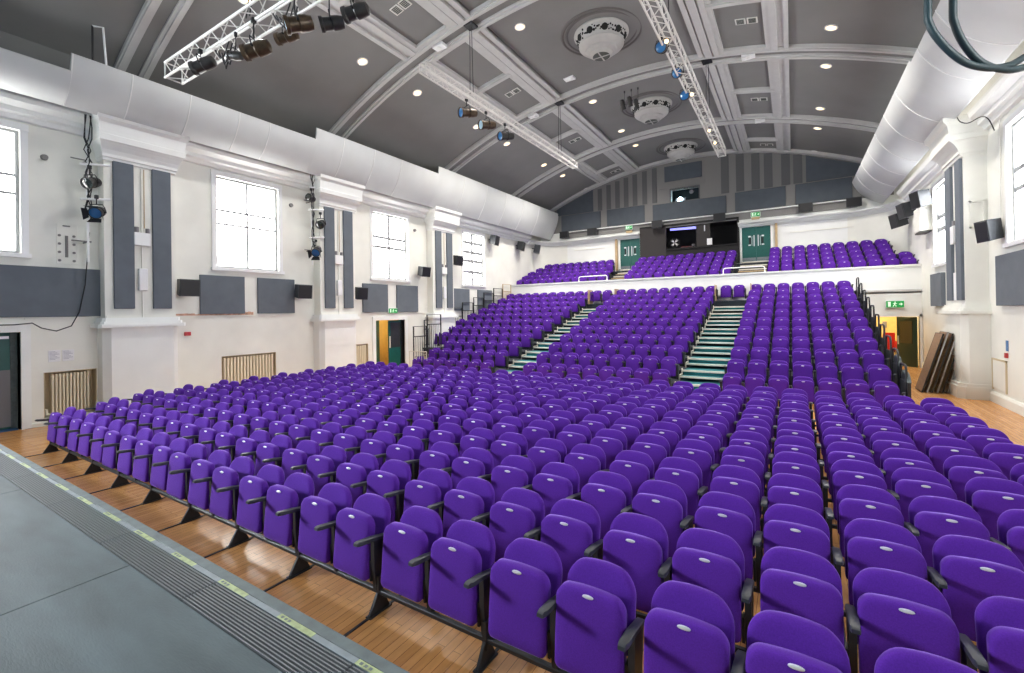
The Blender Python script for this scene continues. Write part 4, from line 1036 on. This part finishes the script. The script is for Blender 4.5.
for s in solo:
    c = proto if first else copy_tree(proto)
    first = False
    rnd = random.Random(int(s[0]*1000+s[1]*77))
    c.location = (s[0] + rnd.uniform(-.006, .006), s[1] + rnd.uniform(-.012, .012), s[2])
    c.rotation_euler = (0, 0, rnd.uniform(-.012, .012))
    tag(c, seat_label(s), 'seat', GN.get(s[3], 'balcony seats'))
    # first seat of a row has a second armrest and bracket on its outer side
    if s[5] == 1:
        for ch in list(KIDS[proto.name]):
            if ch.name.split('.')[0] in ('armrest', 'side_bracket'):
                d = ch.copy(); COL.objects.link(d); d.parent = c; d.scale = (-1, 1, 1)
# everything farther away: one mass
lo_parts = seat_parts(True); lo = MB()
for mbp, mi in zip(lo_parts[:5], (0, 0, 1, 2, 3)):
    mbp.mi = [mi]*len(mbp.f); lo.join(mbp)
far = MB()
for s in mass:
    dx, dy, dz = s[0], s[1], s[2]
    base = len(far.v); far.v.extend([(a+dx, b+dy, c+dz) for a, b, c in lo.v]); far.f.extend([[i+base for i in f] for f in lo.f]); far.mi.extend(lo.mi)
o = far.build('theatre_seat', [M['purple'], M['plastic'], M['black'], M['plate']], smooth=50)
tag(o, 'remaining purple tip-up seats of the far stalls, upper tiers and balcony', 'seat', kind='stuff')

# steel row frames under the stalls seats
for i, y in enumerate(ROWY):
    row = i+1; c0 = LEFT.get(row, -23)
    xs_ = [stall_cols(row, c) for c in range(c0, 5)]
    r = thing('seat_row_frame', (xs_[0], y, 0), 'black steel beam and feet carrying the %s row of stalls seats' % ('front' if row == 1 else ordw(row)), 'seat frame', 'steel frames under the stalls rows')
    MB().bbox(xs_[0]-.3, xs_[-1]+.3, y+.015, y+.055, .148, .186, .006).build('beam', M['black'], r)
    c = c0; feet = [xs_[0]-.27 if (stall_cols(row, c0+1)-xs_[0]) < .53 else xs_[0]+.28]
    for a, b in zip(xs_, xs_[1:]):
        if b-a > .53: feet.append((a+b)/2)
    for x in sorted(set(feet)):
        f = MB().hull([(x+e, y+dy, z) for e in (-.012, .012) for dy, z in ((-.08, .0), (.13, .0), (-.078, .02), (.005, .16), (.06, .16), (.1, .08), (.128, .02))])
        f.box(x-.03, x+.03, y-.09, y+.14, 0, .01).box(x-.018, x+.018, y+.01, y+.06, .1, .3)
        f.build('foot', M['black'], r)
        MB().box(x-.012, x+.012, y-.33, y+.45, 0, .008).build('floor_rail', M['black'], r)

# ------------------------------------------------------------------ tiered seating platform
r = thing('seating_platform', (-5.5, 13.9, 0), 'tiered seating platform with dark decks and teal carpeted aisle steps', 'seating platform')
PX0, PX1 = -13.35, 2.15
aisles = [(-9.25, -8.02), (-3.0, -1.72)]
fr_ = [y-.42 for y, z in RK]
for k in range(1, 11):
    y, z = RK[k]; y1 = fr_[k+1] if k < 10 else YP-.08
    pa = PX0 if k < 3 else XL+.02
    MB().box(pa, PX1, fr_[k], y1+.02, z-.06, z).box(pa, PX1, fr_[k]+.03, fr_[k]+.05, max(0, z-.285), z-.06).build('deck', M['deck'], r)
    for ai, (xa, xb) in enumerate(aisles):
        if k == 10: continue
        MB().box(xa+.03, xb-.03, fr_[k]+.0, y1, z, z+.006).build('stair_carpet', M['teal'], r)
        zs = z - .1428
        st = MB().box(xa, xb, fr_[k]-.40, fr_[k]+.02, zs-.05, zs).build('step', M['dark'], r)
        MB().box(xa+.03, xb-.03, fr_[k]-.36, fr_[k]+.02, zs, zs+.006).box(xa+.03, xb-.03, fr_[k]+.0, fr_[k]+.028, zs+.02, z-.045).build('step_carpet', M['teal'], st)
        MB().bbox(xa, xb, fr_[k]-.42, fr_[k]-.35, zs-.04, zs+.012, .004).build('nosing', M['nosing'], st)
        MB().bbox(xa, xb, fr_[k]-.03, fr_[k]+.045, z-.045, z+.013, .004).build('nosing', M['nosing'], r)
        # pale stepped trim along the left edge of each aisle
        MB().box(xa-.03, xa, fr_[k]-.42, fr_[k]-.38, max(0, zs-.12), zs+.05).box(xa-.03, xa, fr_[k]-.03, fr_[k]+.02, zs-.02, z+.06).box(xa-.03, xa, fr_[k]-.42, fr_[k]+.02, zs+.02, zs+.05).build('edge_trim', M['nosing'], r)
for x in (-9.4, -7.92, -3.1, -1.62):
    MB().box(x-.012, x+.012, RK[10][0]-.3, RK[10][0]+.35, RK[10][1], RK[10][1]+.75).build('end_panel', M['tan'], r)
# guard rails: right flank, one unit per row
for k in range(1, 11):
    y, z = RK[k]; x = PX1+.08; y0, y1 = fr_[k]-.05, fr_[k]+.82
    t = thing('guard_rail', (x, (y0+y1)/2, z), 'black side panel with rounded tube rail on the right flank, tier %s' % ordw(k), 'guard rail', 'side rails on the right flank of the tiers')
    h = .80
    pts = [(x, y0, z-.2), (x, y0, z+h-.12), (x, y0+.04, z+h-.03), (x, y0+.12, z+h)] + [(x, y1-.3, z+h), (x, y1-.22, z+h-.03), (x, y1-.18, z+h-.12), (x, y1-.18, z+.0)]
    MB().tube(pts, .025, 8).build('rail', M['black'], t, smooth=50)
    MB().bbox(x-.012, x+.012, y0+.03, y1-.04, z-.28, z+.42, .006).build('side_panel', M['plastic'], t)
    MB().cyl((x, y1-.1, z-.3), (x, y1-.1, z+.42), .022, n=8).build('post', M['black'], t)
for k in (1, 2):
    y, z = RK[k]; x = PX1+.12
    t = thing('end_shield', (x, y, z), 'curved grey-black end shield at the foot of the right flank, %s one' % ('lower' if k == 1 else 'upper'), 'end shield', 'curved end shields')
    pr_ = [(fr_[k]-.12, z-.28), (fr_[k]-.12, z+.38), (fr_[k]-.05, z+.5), (fr_[k]+.1, z+.58), (fr_[k]+.45, z+.6), (fr_[k]+.6, z+.45), (fr_[k]+.6, z-.28)]
    MB().extrude(pr_, 'x', x-.03, x+.03).build('shield', M['plastic'], t)
    MB().tube([(x, a, b+.015) for a, b in pr_[1:6]], .04, 8).build('padded_edge', M['stage_d'], t, smooth=50)
# left flank guards with bars
GL = [(13.79, 14.55, .55, 1.94), (14.62, 15.5, .8, 2.42)] + [(fr_[k]+.02, fr_[k]+.92, RK[k][1]+.02, RK[k][1]+1.3) for k in range(3, 11)]
for i, (y0, y1, z0, z1) in enumerate(GL):
    x = PX0-.05 if i < 2 else XL+.12
    t = thing('guard_rail', (x, (y0+y1)/2, z0), 'black barred guard rail on the left flank of the tiers, %s from the bottom' % ordw(i+1), 'guard rail', 'barred rails on the left flank of the tiers')
    m_ = M['black'] if i < 9 else M['tan']
    MB().tube([(x, y0, z0-.3), (x, y0, z1), (x, y1, z1), (x, y1, z0-.1)], .03, 8).cyl((x, y0, z1-.42), (x, y1, z1-.42), .02, n=8).cyl((x, y0, z0+.12), (x, y1, z0+.12), .02, n=8).build('frame', m_, t)
    nb = int((y1-y0)/.115)
    for q in range(1, nb): 
        yy = y0 + (y1-y0)*q/nb
        MB().cyl((x, yy, z0+.12), (x, yy, z1-.42), .012, n=6).build('bar', m_, t)
t = thing('guard_rail', (PX0, 13.5, 0), 'low pale barred rail at the foot of the left tiers', 'guard rail')
MB().tube([(PX0-.02, 13.52, 0), (PX0-.02, 13.52, .95), (PX0+.9, 13.52, .95), (PX0+.9, 13.52, 0)], .02, 8).build('frame', M['nosing'], t)
for q in range(1, 7): MB().cyl((PX0-.02+.92*q/7, 13.52, .05), (PX0-.02+.92*q/7, 13.52, .95), .012, n=6).build('bar', M['nosing'], t)

# ------------------------------------------------------------------ folded table boards and things on the right wall
for i in range(6):
    bx_ = 3.06 + i*.115; y0 = 17.15 + .03*i; y1 = y0 + .75; h = 1.75 + (.04 if i % 2 else 0); dx = .5 - .012*i
    r = thing('folding_table', (bx_, y0, 0), 'folded table leaning on the right wall behind the pilaster, %s from the tiers' % ordw(i+1), 'table', 'folded tables leaning on the right wall')
    mx = Matrix.Translation((bx_, y0, 0)) @ Matrix.Rotation(math.atan2(dx, h), 4, 'Y')
    MB().bbox(0, .028, 0, .75, .03, h, .004).xf(mx).build('table_top', M['board'], r)
    MB().box(-.004, .032, -.012, 0, .03, h).box(-.004, .032, .75, .762, .03, h).box(-.004, .032, 0, .75, .018, .03).box(-.004, .032, 0, .75, h, h+.012).xf(mx).build('edge_band', M['boardedge'] if i % 2 else M['black'], r)
    for z in (.25, 1.4):
        MB().tube([(.045, .08, z), (.05, .08, z+.1), (.05, .66, z+.1), (.045, .66, z)], .012, 6).xf(mx).build('folded_leg', M['black'], r)
r = thing('access_hatch', (XR, 16.0, .1), 'cream access hatch low on the right wall before the pilaster', 'hatch')
MB().bbox(XR-.02, XR+.0, 15.58, 16.42, .36, 1.08, .004).build('hatch_door', M['cream'], r)
MB().box(XR-.03, XR, 15.54, 15.58, .32, 1.12).box(XR-.03, XR, 16.42, 16.46, .32, 1.12).box(XR-.03, XR, 15.54, 16.46, 1.08, 1.12).build('hatch_frame', M['recess'], r)
r = thing('fire_call_point', (XR, 15.5, 1.27), 'small red fire point with blue notice on the right wall', 'call point')
MB().bbox(XR-.05, XR, 15.46, 15.56, 1.2, 1.32, .006).build('call_box', M['redp'], r); MB().bbox(XR-.012, XR, 15.44, 15.58, 1.36, 1.62, .003).build('notice', M['bluelens'], r)
r = thing('junction_box', (XR-.47, 17.35, 4.6), 'small white box between the slate strips of the right pilaster', 'electrical box')
MB().bbox(XR-.55, XR-.45, 17.2, 17.48, 4.2, 4.7, .01).build('box', M['gloss_white'], r); MB().cyl((XR-.5, 17.33, 4.7), (XR-.5, 17.33, 4.85), .04, n=10).build('socket', M['greyboard'], r); MB().bbox(XR-.5, XR-.45, 17.22, 17.46, 2.62, 3.4, .01).build('trunking', M['gloss_white'], r)
r = thing('wall_box', (XR-.2, 22.6, 5.6), 'cream boxed housing with dark grille high on the right wall', 'housing')
MB().bbox(XR-.35, XR, 22.1, 23.1, 5.25, 6.15, .02).build('housing', M['cream'], r); MB().box(XR-.33, XR-.02, 22.15, 23.05, 5.2, 5.25).build('grille', M['ventd'], r)
tag(MB().tube(spline([(XR-.03, 15.62, 7.05), (XR-.03, 15.62, 6.2), (XR-.03, 15.64, 4.6)]), .012, 6).build('cable', M['cream']), 'thin pale cable running down to the near right loudspeaker', 'cable')
tag(MB().tube(spline([(3.75, 16.4, 7.45), (3.72, 16.0, 7.2), (3.8, 15.7, 7.05), (4.0, 15.6, 7.12), (4.1, 15.5, 7.0), (4.2, 15.5, 6.7)]), .012, 6).build('cable', M['wire']), 'thin dark cable looping over the capital of the right pilaster', 'cable')

# ------------------------------------------------------------------ light and view
w = bpy.data.worlds.new('world'); SC.world = w; w.use_nodes = True
bg = w.node_tree.nodes['Background']; bg.inputs['Color'].default_value = (.6, .8, 1, 1); bg.inputs['Strength'].default_value = .12
SC.view_settings.view_transform = 'Standard'; SC.view_settings.look = 'None'
SC.view_settings.exposure = 1.3; SC.view_settings.gamma = 1; SC.view_settings.use_curve_mapping = False
try:
    SC.cycles.use_denoising = True; SC.cycles.max_bounces = 8; SC.cycles.diffuse_bounces = 5
    SC.cycles.sample_clamp_indirect = 6
except Exception: pass
for o in list(COL.objects):
    if '_w' in o: del o['_w']
